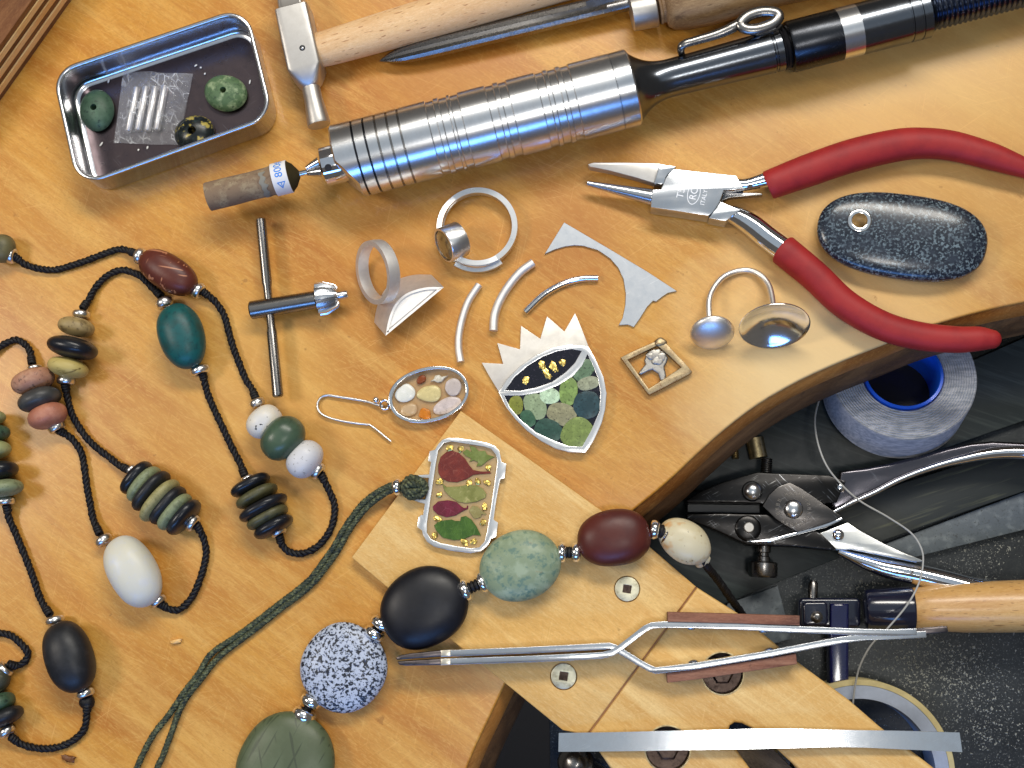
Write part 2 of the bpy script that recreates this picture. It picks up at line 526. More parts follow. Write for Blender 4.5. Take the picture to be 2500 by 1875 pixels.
# ------------------------------------------------------------------ palette
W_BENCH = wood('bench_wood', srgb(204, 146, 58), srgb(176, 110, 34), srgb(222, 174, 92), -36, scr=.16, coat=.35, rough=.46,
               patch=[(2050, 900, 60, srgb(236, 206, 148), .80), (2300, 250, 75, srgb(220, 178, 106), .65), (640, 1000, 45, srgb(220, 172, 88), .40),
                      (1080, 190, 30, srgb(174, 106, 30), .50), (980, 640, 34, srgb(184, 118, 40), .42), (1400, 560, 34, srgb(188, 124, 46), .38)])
W_PIN = wood('pin_wood', srgb(216, 172, 100), srgb(194, 144, 72), srgb(234, 202, 138), -36, fine=1.3, scr=.14, band=.5)
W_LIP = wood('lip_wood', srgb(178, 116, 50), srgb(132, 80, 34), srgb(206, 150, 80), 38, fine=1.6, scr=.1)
W_EDGE_SHADE = wood('edge_wood_shaded', srgb(104, 70, 38), srgb(58, 40, 24), srgb(146, 108, 68), 38, fine=2.0, scr=.1, rough=.6)  # darker than the bench top: the wall's shade is put into its colour
W_PLYD = wood('ply_dark', srgb(116, 70, 34), srgb(86, 48, 22), srgb(148, 102, 60), 52, fine=2, scr=.1)
W_PLYL = wood('ply_light', srgb(236, 190, 116), srgb(214, 160, 88), srgb(246, 214, 156), 52, fine=2, scr=.1)
W_BEECH = wood('beech', srgb(226, 188, 140), srgb(206, 160, 110), srgb(240, 212, 172), 16, fine=1.5, scr=.0, fleck=.75, fleck_col=srgb(150, 92, 48), rough=.5)
W_OLD = wood('old_handle', srgb(150, 118, 80), srgb(104, 76, 48), srgb(186, 156, 112), 12, fine=2.2, scr=.1, rough=.55, fleck=.5, fleck_col=srgb(70, 48, 30))
W_SAW = wood('saw_handle_wood', srgb(212, 168, 102), srgb(184, 132, 72), srgb(228, 190, 132), 0, fine=1.6, scr=.1, fleck=.6, fleck_col=srgb(120, 72, 36), coat=.5)
W_FIBRE = wood('grip_fibre', srgb(140, 92, 70), srgb(92, 54, 42), srgb(176, 130, 104), 0, fine=3, scr=.0, rough=.7)
SILVER = metal('silver', (.80, .80, .80, 1), .30, .08, scr=.15, bump=.10)
SILVER_SATIN = metal('silver_satin', (.86, .84, .81, 1), .42, .06, scr=.05, bump=.12)
FROST = metal('frosted_silver', (.90, .88, .85, 1), .56, .06, scr=.06, bump=.12)
SILVER_BRIGHT = metal('silver_bright', (.93, .92, .91, 1), .14, .05, scr=.08, bump=.12)
SILVER_SHEET = metal('silver_sheet', (.68, .70, .73, 1), .31, .08, scr=.45, bump=.12)
STEEL = metal('brushed_steel', (.74, .75, .77, 1), .25, .04, brush=104, scr=.04, bump=.05)
STEEL_TOOL = metal('tool_steel', (.64, .66, .69, 1), .24, .08, brush=60, scr=.18, bump=.08)
STEEL_MATT = metal('matt_steel', (.58, .56, .53, 1), .46, .08, scr=.12, bump=.10)
STEEL_DARK = metal('dark_steel', (.26, .25, .24, 1), .27, .08, brush=14, scr=.16, bump=.10)
CHROME = metal('chrome', (.86, .87, .90, 1), .07, .03, scr=.04, bump=.03)
GUN = metal('gunmetal', (.17, .185, .21, 1), .20, .06, brush=104, scr=.10, bump=.10)
TIN = metal('tinplate', (.78, .79, .82, 1), .22, .08, scr=.15, bump=.10)
TINFLOOR = metal('tinplate_floor', (.11, .085, .09, 1), .30, .10, brush=20, scr=.06, bump=.2)
BLACK_MET = metal('black_metal', (.045, .048, .055, 1), .28, .08, scr=.10, bump=.08)
RUST = metal('rusty_iron', (.085, .06, .05, 1), .40, .12, scr=.05, bump=.8, dark=(.022, .014, .012, 1))
BRASS = metal('old_brass', (.66, .52, .28, 1), .38, .1, scr=.1, bump=.3, dark=(.20, .13, .07, 1))
BRONZE = metal('cast_bronze', (.42, .33, .20, 1), .46, .1, scr=.05, bump=.7, dark=(.20, .12, .07, 1))
PEWTER = metal('pewter', (.48, .46, .42, 1), .48, .1, scr=.15, bump=.6, dark=(.30, .27, .24, 1))
ZINC = metal('zinc_screw', (.70, .67, .50, 1), .45, .1, scr=.1, bump=.4, dark=(.36, .32, .20, 1))
GOLD = metal('gold_leaf', (.95, .70, .20, 1), .30, .1, scr=.05, bump=.9)
BLACK_PAINT = plain('black_enamel', (.008, .010, .028, 1), .18, .04, 1.5, .6, .5)
BLACK_RUB = plain('black_rubber', (.012, .012, .014, 1), .35, .05)
NAVY = plain('navy_enamel', (.006, .008, .060, 1), .16, .03, 1.5, .6, .5)
BLUE_CORE = plain('blue_plastic', (.01, .11, .72, 1), .3, .02, 1.0, .5, .2)
PAPERTAN = stone('worn_sandpaper', srgb(132, 112, 92), ((.2, srgb(164, 150, 122), .5, .7, 4), (.9, srgb(106, 88, 74), .55, .75, 3)), .85, .5, 3.0, spec=.15)
PAPERGREY = plain('grey_paper', srgb(140, 138, 128), .8, .3, 3.0, .2)
LABELW = plain('white_label', srgb(226, 228, 232), .5, .02, 2, .3, 0, .04)
INK = plain('blue_ink', srgb(10, 130, 230), .5, 0, 2, .3, 0, .02)
FELT = plain('dark_felt', srgb(58, 50, 30), .9, .8, 2.5, .1)
CORDK = plain('black_cord', (.005, .0045, .006, 1), .55, .4, 4, .35)
CORDG = stone('green_cord', srgb(62, 68, 52), ((1.1, srgb(104, 110, 80), .5, .62, 2), (.8, srgb(36, 46, 46), .52, .66, 2)), .65, .4, 4, spec=.25)
def red_vinyl():
    n = NT('red_vinyl'); c = n.mix(n.ramp(n.noise(.12, 4, .6), .4, .7), srgb(160, 36, 36), srgb(138, 26, 32))
    c = n.mix(n.mul(n.ramp(n.noise(.5, 4, .7), .62, .75), .35), c, srgb(90, 30, 38))
    nb = n.bump(n.noise(4.0, 3, .7), .30, .12); return n.done(c, .56, 0, nb, .4)
VINYL = red_vinyl()
RESINBED = clear('resin_bed', (1, .99, .97, 1), .40, .3, 0, srgb(228, 194, 146))
RESIN = clear('clear_resin', (1, .995, .98, 1), .0, .05, 0, (.02, .02, .02, 1))
ACRYL = clear('clear_acrylic', (1, .99, .97, 1), .46, .08, 0, srgb(230, 202, 154))
BAGM = clear('plastic_bag', (.98, .98, 1, 1), .05, .06, .8, (.88, .90, .93, 1), .38)
DARKRES = stone('dark_resin', (.010, .010, .016, 1), ((1.6, (.05, .04, .06, 1), .58, .75, 3),), .14, .04, 1, 0, 0, .5)

# ------------------------------------------------------------------ setting
EDGE = [(2760, 690), (2620, 714), (2500, 738), (2423, 754), (2340, 775), (2250, 803), (2163, 839), (2062, 879), (1953, 928), (1852, 986),
        (1772, 1046), (1700, 1110), (1650, 1158), (1600, 1202), (1546, 1246), (1480, 1306), (1420, 1372), (1362, 1446), (1312, 1522),
        (1268, 1600), (1235, 1668), (1200, 1742), (1165, 1815), (1140, 1875), (1105, 1970), (1070, 2080)]
edge = [p[:2] for p in catmull([P(x, y, 0) for x, y in EDGE], 3)]
outl = [tuple(p) for p in edge]+flat([(-400, 2080), (-400, -400), (2760, -400)], 0)
g = plate(outl, (), -2.2, 0, .8, 4, lower=[(.3, -2.2), (.0, -1.6)])
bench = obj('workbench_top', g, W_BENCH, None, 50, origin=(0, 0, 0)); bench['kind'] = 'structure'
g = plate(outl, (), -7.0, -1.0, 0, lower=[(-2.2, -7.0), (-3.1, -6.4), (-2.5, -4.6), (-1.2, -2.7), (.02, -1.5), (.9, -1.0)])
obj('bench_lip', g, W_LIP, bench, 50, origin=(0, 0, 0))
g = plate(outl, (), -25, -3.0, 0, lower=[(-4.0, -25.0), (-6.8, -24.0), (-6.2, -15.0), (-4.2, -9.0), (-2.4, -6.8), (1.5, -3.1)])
obj('bench_edge', g, W_EDGE_SHADE, bench, 50, origin=(0, 0, 0))

floor = plain('dark_floor', (.012, .011, .010, 1), .8)
g = plate([(-900, -900), (900, -900), (900, 900), (-900, 900)], (), -720, -700, 0)
o = obj('floor', g, floor, None, 0, origin=(0, 0, 0)); o['kind'] = 'structure'

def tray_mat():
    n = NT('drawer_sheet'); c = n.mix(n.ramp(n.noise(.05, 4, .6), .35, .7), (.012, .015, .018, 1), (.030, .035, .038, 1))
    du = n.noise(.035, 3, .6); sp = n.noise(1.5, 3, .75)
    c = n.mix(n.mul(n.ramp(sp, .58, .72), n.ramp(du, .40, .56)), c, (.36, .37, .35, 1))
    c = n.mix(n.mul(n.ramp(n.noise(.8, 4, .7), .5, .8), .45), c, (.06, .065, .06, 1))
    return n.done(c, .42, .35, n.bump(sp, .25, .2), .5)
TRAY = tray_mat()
ZD = -46.0
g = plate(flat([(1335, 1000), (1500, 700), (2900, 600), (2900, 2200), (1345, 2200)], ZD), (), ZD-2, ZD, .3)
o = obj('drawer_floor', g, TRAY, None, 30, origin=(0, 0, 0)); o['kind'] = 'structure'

# bench pin: two boards with a saw kerf between, screws, counterbored bolts, V slot
ZP = 4.0
bp = thing('bench_pin', 'pale wooden board jutting from the bench over the open drawer', 'board', P(1500, 1500, 0))
kA, kB = (1699, 1432), (1432, 1794)
upper = [(1125, 1003), (1290, 1119), (1463, 1242), (1586, 1335), kA, kB, (1374, 1783), (1211, 1650), (1093, 1556), (945, 1434), (858, 1361)]
kA2, kB2 = (1702, 1434), (1435.5, 1796)
lowerb = [kA2, (1806, 1500), (1950, 1618), (2073, 1709), (2148, 1774), (2279, 1874), (2420, 1985), (2080, 2110), (1990, 1932), (1945, 1874), (1880, 1813), (1832, 1776),
          (1812, 1766), (1794, 1764), (1782, 1772), (1779, 1788), (1785, 1812), (1829, 1874), (1872, 1932), (1930, 2080), (1790, 2120), (1489, 1874), kB2]
obj('kerf_filler', plate(flat([kA, kB, kB2, kA2], ZP), (), -2, ZP-.45, 0), wood('kerf_wood', srgb(150, 98, 52), srgb(110, 66, 34), srgb(190, 140, 88), 52, fine=3, scr=.1), bp, 0)
ub = obj('board', plate(flat(upper, ZP), (), 0.15, ZP, .35, 3), W_PIN, bp, 40, origin=(0, 0, 0))
lb = obj('board', plate(flat(lowerb, ZP), (), -14, ZP, .9, 3), W_PIN, bp, 40, origin=(0, 0, 0))
def cyl(x, y, zt, r, z0, z1, n=40, r2=None):
    p = P(x, y, zt); return lathe([p[0], p[1], z0], (0, 0, 1), [(0, r2 or r), (z1-z0, r)], n)
for x, y, r in ((1764, 1644, 50), (1630, 1828, 54)):
    cut(lb, [cyl(x, y, ZP, L(r), ZP-5, ZP+2)])
    rr = L(r)
    p = P(x, y, ZP)
    q = obj('bolt_washer', lathe([p[0], p[1], ZP-5.2], (0, 0, 1), [(0, rr*.97), (2.4, rr*.97), (2.7, rr*.93)], 36), RUST, bp)
    hexg = lathe([p[0], p[1], ZP-2.6], (0, 0, 1), [(0, rr*.55), (1.6, rr*.55), (2.1, rr*.45)], 6)
    obj('bolt_head', hexg, RUST, q)
    obj('burr_ring', ring_lathe([p[0], p[1], ZP], (0, 0, 1), [(-.7, rr*.93), (-.7, rr*1.0), (.10, rr*1.02), (.16, rr*.96)], 36), BRASS, q)
for x, y, r, b in ((1531, 1438, 30, ub), (1376, 1651, 31, ub)):
    rr = L(r); p = P(x, y, ZP)
    cut(b, [cyl(x, y, ZP, rr*1.05, ZP-1.5, ZP+2)])
    a = math.radians(36); sq = [(p[0]+rr*.46*math.cos(a+k*math.pi/2), p[1]+rr*.46*math.sin(a+k*math.pi/2)) for k in range(4)]
    sc = obj('screw', plate(ellipse(p[0], p[1], rr*.97, rr*.97, 0, 40), [sq], ZP-1.6, ZP-.05, .12, 2), ZINC, bp, 30)
    obj('drive_recess', plate([(p[0]+(x-p[0])*1.05, p[1]+(y-p[1])*1.05) for x, y in sq], (), ZP-1.6, ZP-1.1, .0), RUST, sc, 30)

sl_ = [(1800, 1790), (1860, 1800), (1990, 1932), (2080, 2105), (1935, 2075), (1860, 1932), (1790, 1820)]
obj('slot_wedge', plate(flat(sl_, -6), (), -13.5, -6, .4, 2), wood('grey_wood', srgb(92, 82, 70), srgb(56, 48, 42), srgb(130, 120, 106), -30, fine=2.5, scr=.3, rough=.7), bp, 40)
# plywood board raised at the back corner of the bench
ply = thing('plywood_board', 'layered plywood board edge in the top left corner', 'board', P(80, 60, 0))
for k in range(7):
    z0 = k*2.6+.05; j = (.25, -.1, .3, -.05, .3, -.1, .2)[k]
    a, b = P(177, 0, 0), P(0, 250, 0); d = unit(b-a); nn = np.array([d[1], -d[0], 0])
    if nn[0] > 0: nn = -nn
    a2, b2 = a-d*80+nn*(j+k*.05), b+d*80+nn*(j+k*.05)
    q = [a2[:2], b2[:2], (b2+nn*110)[:2], (a2+nn*110)[:2]]
    obj('ply_layer', plate(q, (), z0, z0+2.6, .12, 1), W_PLYL if k in (1, 3, 5) else W_PLYD, ply, 40, origin=(0, 0, 0))

# ------------------------------------------------------------------ tin and what lies in it
ZT = 13.0
rim = flat([(126, 174), (601, 14), (668, 286), (190, 459)], ZT)
def rounded(poly, r, k=8):
    poly = ccw(poly); out = []; n = len(poly)
    for i in range(n):
        a, b, c = np.array(poly[i-1]), np.array(poly[i]), np.array(poly[(i+1) % n])
        u, v = unit(a-b), unit(c-b); ang = math.acos(np.clip(u.dot(v), -1, 1)); t = r/math.tan(ang/2)
        ce = b+unit(u+v)*r/math.sin(ang/2); p, q = b+u*t, b+v*t
        a0 = math.atan2(*(p-ce)[::-1]); a1 = math.atan2(*(q-ce)[::-1])
        while a1 < a0: a1 += 2*math.pi
        if a1-a0 > math.pi: a1 -= 2*math.pi
        for s in range(k+1):
            w = a0+(a1-a0)*s/k; out.append(tuple(ce+r*np.array([math.cos(w), math.sin(w)])))
    return out
rr_ = rounded(rim, 8.2)
def loops(prof, base):
    return [[(x, y, z) for x, y in offset(base, d)] for d, z in prof]
tin = thing('tin_box', 'small open silver tin box holding stone beads and a plastic bag', 'tin', P(400, 240, 0))
body = loft(loops([(3.2, 0.1), (1.4, .1), (.7, .35), (.5, 1.0), (.45, 11.8), (.2, 12.4)], rr_), caps=False)
obj('tin_wall', loft(loops([(3.2, 0.1), (1.4, .1), (.7, .35), (.5, 1.0), (.45, 11.8), (.2, 12.4), (-.1, 12.7), (.0, 13.15), (.5, 13.45), (1.15, 13.2), (1.35, 12.7), (1.0, 11.8),
                             (1.0, 2.4), (1.4, 1.3), (2.2, .8), (3.2, .7)], rr_), caps=False), TIN, tin, 60)
obj('tin_floor', plate(offset(rr_, 3.1), (), .12, .72, 0), TINFLOOR, tin, 40)
ST_G1 = stone('green_stone', srgb(58, 84, 64), ((.2, srgb(84, 110, 88), .45, .7, 4), (.9, srgb(36, 54, 44), .55, .7, 3)), .5)
ST_G2 = stone('mottled_green_stone', srgb(82, 108, 72), ((.35, srgb(146, 164, 124), .5, .66, 5), (.8, srgb(44, 66, 46), .55, .7, 4)), .55)
ST_BY = stone('black_yellow_stone', srgb(20, 26, 28), ((.32, srgb(168, 152, 74), .55, .62, 3), (.7, srgb(46, 58, 60), .55, .7, 4)), .3)
def pierced(x, y, zb, a, b, h, ang, hole, seed):
    c = P(x, y, zb+h*.6); g = G(); n = 36
    prof = [(.02, hole), (.30, hole*1.02), (1.0, hole*1.3), (.98, .34), (.86, .62), (.62, .86), (.36, .985), (.22, .985), (.06, .84), (.0, .5)]
    V = []; F = []
    for t, r in prof:
        for k in range(n):
            w = 2*math.pi*k/n; q = r*(1+.05*mnoise.noise(Vector((math.cos(w)+seed, math.sin(w), seed))) if r > hole*1.5 else 1)
            s = (a, b) if r > hole*1.5 else (min(a, b), min(a, b))
            X, Y = q*s[0]*math.cos(w), q*s[1]*math.sin(w)
            V.append((c[0]+X*math.cos(ang)-Y*math.sin(ang), c[1]+X*math.sin(ang)+Y*math.cos(ang), zb+t*h))
    m = len(prof)
    for i in range(m):
        i2 = (i+1) % m
        for k in range(n): F.append((i*n+k, i*n+(k+1) % n, i2*n+(k+1) % n, i2*n+k))
    return g.add(V, F)
single('stone_bead', pierced(233, 266, .8, L(46), L(57), 4.6, .15, .14, 1), ST_G1, 'dark green drilled stone bead at the left end inside the tin', 'bead', 'loose stone beads in the tin', 50)
single('stone_bead', pierced(548, 224, .8, L(58), L(48), 4.6, -.3, .13, 2), ST_G2, 'mottled light green drilled stone bead at the right end inside the tin', 'bead', 'loose stone beads in the tin', 50)
single('stone_bead', pierced(472, 322, .8, L(53), L(48), 4.4, .3, .17, 3), ST_BY, 'black and yellow drilled stone bead against the front wall inside the tin', 'bead', 'loose stone beads in the tin', 50)
PINS = (((334.6, 213), (313.5, 321), 'first metal pin from the left in the plastic bag'), ((357.7, 211), (336.7, 319), 'second metal pin from the left in the plastic bag'),
        ((380, 211), (360, 320), 'third metal pin from the left in the plastic bag'), ((402.6, 209), (383, 318), 'rightmost metal pin in the plastic bag'))
for a, b, lab in PINS:
    p, q = P(*a, 2.3), P(*b, 2.3); ln = np.linalg.norm(q-p)
    single('metal_pin', lathe(p, q-p, [(0, .85), (.25, 1.15), (ln-.25, 1.15), (ln, .85)], 16), SILVER_SATIN, lab, 'pin', 'steel pins in the plastic bag', 50)
def bag():
    g = G(); nu, nv = 34, 34
    c = [P(297, 168, 3), P(468, 175, 3), P(430, 350, 3), P(273, 345, 3)]
    for lay in (0, 1):
        V = []; F = []
        for j in range(nv+1):
            for i in range(nu+1):
                u, v = i/nu, j/nv
                p = (c[0]*(1-u)+c[1]*u)*(1-v)+(c[3]*(1-u)+c[2]*u)*v
                e = min(u, 1-u, v, 1-v)
                puff = min(1, e*6)
                w = mnoise.noise(Vector((u*5+lay*7, v*5, 1.3))); w2 = abs(mnoise.noise(Vector((u*11, v*9+lay*3, 4.1))))
                side = max(0, (u-.6)/.4)
                x = p[0]+.35*w; y = p[1]+.35*mnoise.noise(Vector((u*4, v*4, 9)))
                w3 = abs(mnoise.noise(Vector((u*7+v*6, v*7-u*3, 2.2)))); z = 1.15+puff*.1 if lay == 0 else 1.2+puff*(2.4+.3*w)+side*4.5*w3*puff+side*2.2*w2*puff+.25*w2*puff
                V.append((x, y, z))
        for j in range(nv):
            for i in range(nu):
                a = j*(nu+1)+i; F.append((a, a+1, a+nu+2, a+nu+1))
        g.add(V, F)
    return g
single('plastic_bag', bag(), BAGM, 'crumpled clear plastic bag holding four metal pins in the tin', 'bag', None, 40)
g = G()
for i, (x, y) in enumerate(((490, 165), (478, 160), (247, 352), (338, 366), (416, 370), (265, 198), (500, 180), (360, 360), (610, 200))):
    blob(P(x, y, 1.1), (.35+.2*(i % 3), .3, .25), (1, i*.7, 0), 2, 8, 6, .3, i, g)
o = obj('white_grit', g, plain('grit', (.8, .8, .78, 1), .5), None); o['kind'] = 'stuff'; o['label'] = 'white grit scattered on the tin floor'; o['category'] = 'grit'

# ------------------------------------------------------------------ hammer
ham = thing('hammer', 'small steel hammer with pale beech handle lying along the back', 'hammer', P(740, 120, 0))
ZH = 6.2
def sect(c, d, hw, hh, ch, n=32, e=None):
    """Cross-section loop across direction d: chamfered block (e=None) or superellipse."""
    d, u, v = frame(d); out = []
    for k in range(n):
        a = 2*math.pi*(k+.5)/n; cs, sn = math.cos(a), math.sin(a)
        x = math.copysign(abs(cs)**(2/e), cs); y = math.copysign(abs(sn)**(2/e), sn)
        out.append(np.array(c)+u*hw*x+v*hh*y)
    return out
hd = idir(40, 169)
c0 = P(718, 31, ZH)
def hp(t): return c0+hd*t
hb = []
for t, hw, hh, e in ((-16, 3.6, 3.0, 7), (-8, 3.9, 4.6, 7), (-.3, 4.1, 5.6, 9), (0, 5.4, 5.8, 9), (20.5, 5.5, 5.8, 9), (22.0, 5.0, 5.3, 6), (25.2, 3.7, 3.9, 3), (26.2, 2.9, 2.9, 2), (30, 2.9, 2.9, 2), (38.2, 3.7, 3.7, 2), (38.9, 3.5, 3.5, 2)):
    hb.append(sect(hp(t), hd, hw, hh, 0, 40, e))
obj('hammer_head', loft(hb), STEEL_MATT, ham, 32)
p = P(738, 117, ZH+5.8)
obj('head_pin', ring_lathe(p, (0, 0, 1), [(-.4, .45), (.06, .5), (.06, .95), (-.4, 1.05)], 20), BLACK_MET, ham)
obj('head_pin', blob(p-np.array([0, 0, .25]), (.5, .5, .4)), STEEL_TOOL, ham)
hl = path([(762, 124), (800, 117), (900, 88), (1050, 44), (1250, -14), (1500, -88), (1700, -150)], ZH)
obj('hammer_handle', tube(catmull(hl, 6), [L(44), L(46), L(49), L(52), L(55), L(58), L(60)], 28, flatz=.85), W_BEECH, ham, 60)

# ------------------------------------------------------------------ hollow scraper
scr = thing('hollow_scraper', 'dark three-edged scraper with silver collar and brown wooden handle', 'scraper', P(1300, 90, 0))
sd = idir(606, -130); s0 = P(927, 149, 3.2); SL = np.linalg.norm(P(1545, 25, 5)-s0)
secs = []
for t, w, h, off in ((0, .08, .1, -.6), (1.5, .9, .8, -.4), (4, 1.9, 1.6, -.1), (8, 2.8, 2.3, .1), (14, 3.25, 2.9, .1), (24, 3.4, 3.1, 0), (50, 3.5, 3.2, 0), (SL-14, 3.5, 3.2, 0), (SL-8, 3.5, 3.3, 0), (SL, 3.4, 3.3, 0)):
    d_, u_, v_ = frame(sd); c = s0+sd*t+np.array([0, 0, 1.6*t/SL])
    dep = .28 if t < SL-10 else .95
    prof = [(-1, .12), (-.86, .62), (-.58, .86), (-.3, .86*dep+.15), (0, .8*dep), (.3, .86*dep+.15), (.58, .86), (.86, .62), (1, .12), (.5, -.6), (0, -.95), (-.5, -.6)]
    secs.append([c+u_*(w*x+off*0)+v_*(h*y) for x, y in prof])
obj('blade', loft(secs), STEEL_DARK, scr, 24)
f0 = P(1540, 34, 7); fd = idir(67, -13)
obj('collar', lathe(f0, fd, [(0, 5.0), (.3, 5.5), (7.6, 5.7), (8.0, 5.5)], 44), STEEL_MATT, scr, 40)
w0 = P(1608, 21, 8)
obj('scraper_handle', lathe(w0, fd, [(0, 4.9), (.6, 5.0), (1.0, 4.6), (1.8, 4.7), (2.3, 6.2), (4, 7.4), (8, 8.3), (16, 8.5), (26, 7.7), (38, 7.0), (70, 7.0)], 44), W_OLD, scr, 45)

# ------------------------------------------------------------------ rotary handpiece
hpz = 12.3
hpT = thing('rotary_handpiece', 'brushed steel rotary handpiece with grooved grip and black hose end', 'handpiece', P(1150, 310, 0))
A0 = P(826, 399, hpz); A1 = P(2262, 29, hpz); AX = unit(A1-A0)
def tx(x):                                   # photo x on the axis -> mm along the axis
    y = 399+(x-826)*(29-399)/(2262-826)
    return float(np.dot(P(x, y, hpz)-A0, AX))
def top2t(x): return tx(x+24)
RB = L(98, hpz)
prof = [(0, RB*.80), (.1, RB*.94), (.7, RB)]
gro = [(x, .34, .45) for x in (858, 886, 914, 942, 969)]+[(x, 1.4, .42) for x in (1046, 1078, 1105, 1190, 1222, 1310, 1340, 1371)]
for x, w, dep in gro:
    t = top2t(x); prof += [(t-w, RB), (t-w*.8, RB-dep), (t+w*.8, RB-dep), (t+w, RB)]
te = top2t(1480)
prof += [(te-.25, RB), (te-.2, RB-.3)]
def notch(V):                                # slanted cut-away on the lower front of the nose
    return V
bd = lathe(A0, AX, prof, 96)
# slant the nose where the chuck key goes in
n96 = 96; Va = np.array(bd.V); d_, u_, v_ = frame(AX)
for i in range(3):
    for k in range(n96):
        q = Va[i*n96+k]-A0; side = -q.dot(u_) if u_[1] > 0 else q.dot(u_)
        f = max(0, (side/RB-.25)/.75)
        Va[i*n96+k] += AX*min(5.0, f*6.2)
bd.V = [tuple(v) for v in Va]
o = obj('grip', bd, STEEL, hpT, 30)
for i, x in enumerate((858, 886, 914, 942, 969)):
    t = top2t(x); obj('groove_band', ring_lathe(A0+AX*t, AX, [(-.25, RB-.4), (.25, RB-.4), (.25, RB-.22), (-.25, RB-.22)], 72), BLACK_MET if i < 2 else STEEL_DARK, hpT)
tc = top2t(1522); nr = L(48, hpz)
obj('rear_cap', lathe(A0, AX, [(te-.15, RB-.3), (te, RB-.05), (tc-.5, RB), (tc, RB-.4), (tc+.2, RB-1.2)], 72), STEEL_TOOL, hpT, 30)
tn = tx(1905); neck = []
for k in range(15):
    f = k/14; neck.append((tc+.1+12.5*f, nr+(RB-1.0-nr)*(1-f)**2.6))
neck += [(tx(1700), nr*1.02), (tx(1800), nr*1.07), (tn-3, nr*1.12), (tn-2.6, nr*1.06), (tn-2.1, nr*1.06), (tn-1.9, nr*1.12), (tn, nr*1.12)]
obj('neck', lathe(A0, AX, neck, 64), GUN, hpT, 40)
obj('seal_ring', lathe(A0, AX, [(tn, nr*1.0), (tn+.5, nr*1.12), (tn+1, nr*1.0), (tn+1.5, nr*1.14), (tn+2.2, nr*1.05)], 48), BLACK_RUB, hpT)
R2 = L(65, hpz); b0 = tx(1922); b1 = tx(2046); b2 = tx(2094); b3 = tx(2262)
obj('coupling_sleeve', lathe(A0, AX, [(b0, R2*.86), (b0+.5, R2*.97), (b0+1.2, R2), (b1, R2)], 64), BLACK_MET, hpT)
obj('silver_band', lathe(A0, AX, [(b1, R2*1.005), (b2, R2*1.005)], 64), STEEL, hpT)
pr = [(b2, R2)]
for f in (.70, .85): t = b2+(b3-b2)*f; pr += [(t-.35, R2), (t-.2, R2-.3), (t+.2, R2-.3), (t+.35, R2)]
obj('coupling_sleeve', lathe(A0, AX, pr+[(b3-.4, R2), (b3, R2*.93)], 64), GUN, hpT)
sp = [(b3, R2*.70)]; R3 = L(51, hpz)
for k in range(34):
    t = b3+.5+k*1.62
    for f, r in ((0, .86), (.2, .93), (.5, 1.0), (.8, .93)): sp.append((t+1.62*f, R3*r))
obj('ribbed_hose', lathe(A0, AX, sp, 48), metal('hose_metal', (.10, .12, .17, 1), .25, .06, scr=.05), hpT, 60)
# spring clip lever over the neck
zl = hpz+5.0
cl = catmull(path([(1664, 132), (1662, 118), (1672, 107), (1705, 97), (1752, 83), (1790, 66), (1815, 48)], [zl-3, zl, zl+1, zl+1, zl+1, zl+1.4, zl+1.6]), 6)
obj('clip_arm', tube(cl, [1.1, 1.25, 1.3, 1.4, 1.55, 1.7, 1.2], 12, rounded=True, flatz=.7), STEEL_DARK, hpT, 60)
lp = catmull(path([(1808, 58), (1828, 38), (1860, 28), (1892, 30), (1900, 42), (1885, 58), (1850, 70), (1822, 70)], zl+2), 6, True)
obj('clip_loop', tube(list(lp)+[lp[0]], 1.8, 12, flatz=.6), STEEL_DARK, hpT, 60)
obj('clip_foot', tube(catmull(path([(1820, 72), (1850, 80), (1890, 74), (1904, 66)], [zl+1, zl, zl-1, zl-2]), 5), 1.1, 10, rounded=True), STEEL_DARK, hpT, 60)
# chuck
ch0 = A0-AX*5.6
rc = L(50, hpz)
chk = obj('chuck_body', lathe(ch0, AX, [(0, rc*.62), (.2, rc*.8), (1.0, rc), (6.5, rc), (9, rc*.9)], 56), CHROME, hpT, 30)
for s in (-.55, .62):
    hpnt = ch0+AX*3.0+np.array([-AX[1], AX[0], 0])*(-rc)*math.sin(.55+s*.2)+np.array([0, 0, rc*math.cos(.8+s*.9)])
    obj('key_hole', lathe(hpnt-unit(hpnt-ch0-AX*3.0)*.5, unit(hpnt-ch0-AX*3.0), [(0, 1.1), (.62, 1.15)], 20), BLACK_RUB, chk)
for k in range(3):
    a = 2*math.pi*k/3+.4; d_, u_, v_ = frame(AX); r_ = u_*math.cos(a)+v_*math.sin(a)
    jw = [ch0+AX*t+r_*(rad*.62)+np.cross(AX, r_)*w for t, rad, w in ((0.4, 3.2, 0), (-2.8, 2.0, 0), (-4.4, 1.4, 0))]
    obj('chuck_jaw', tube(jw, [1.75, 1.25, .85], 14), STEEL_TOOL, chk, 40)

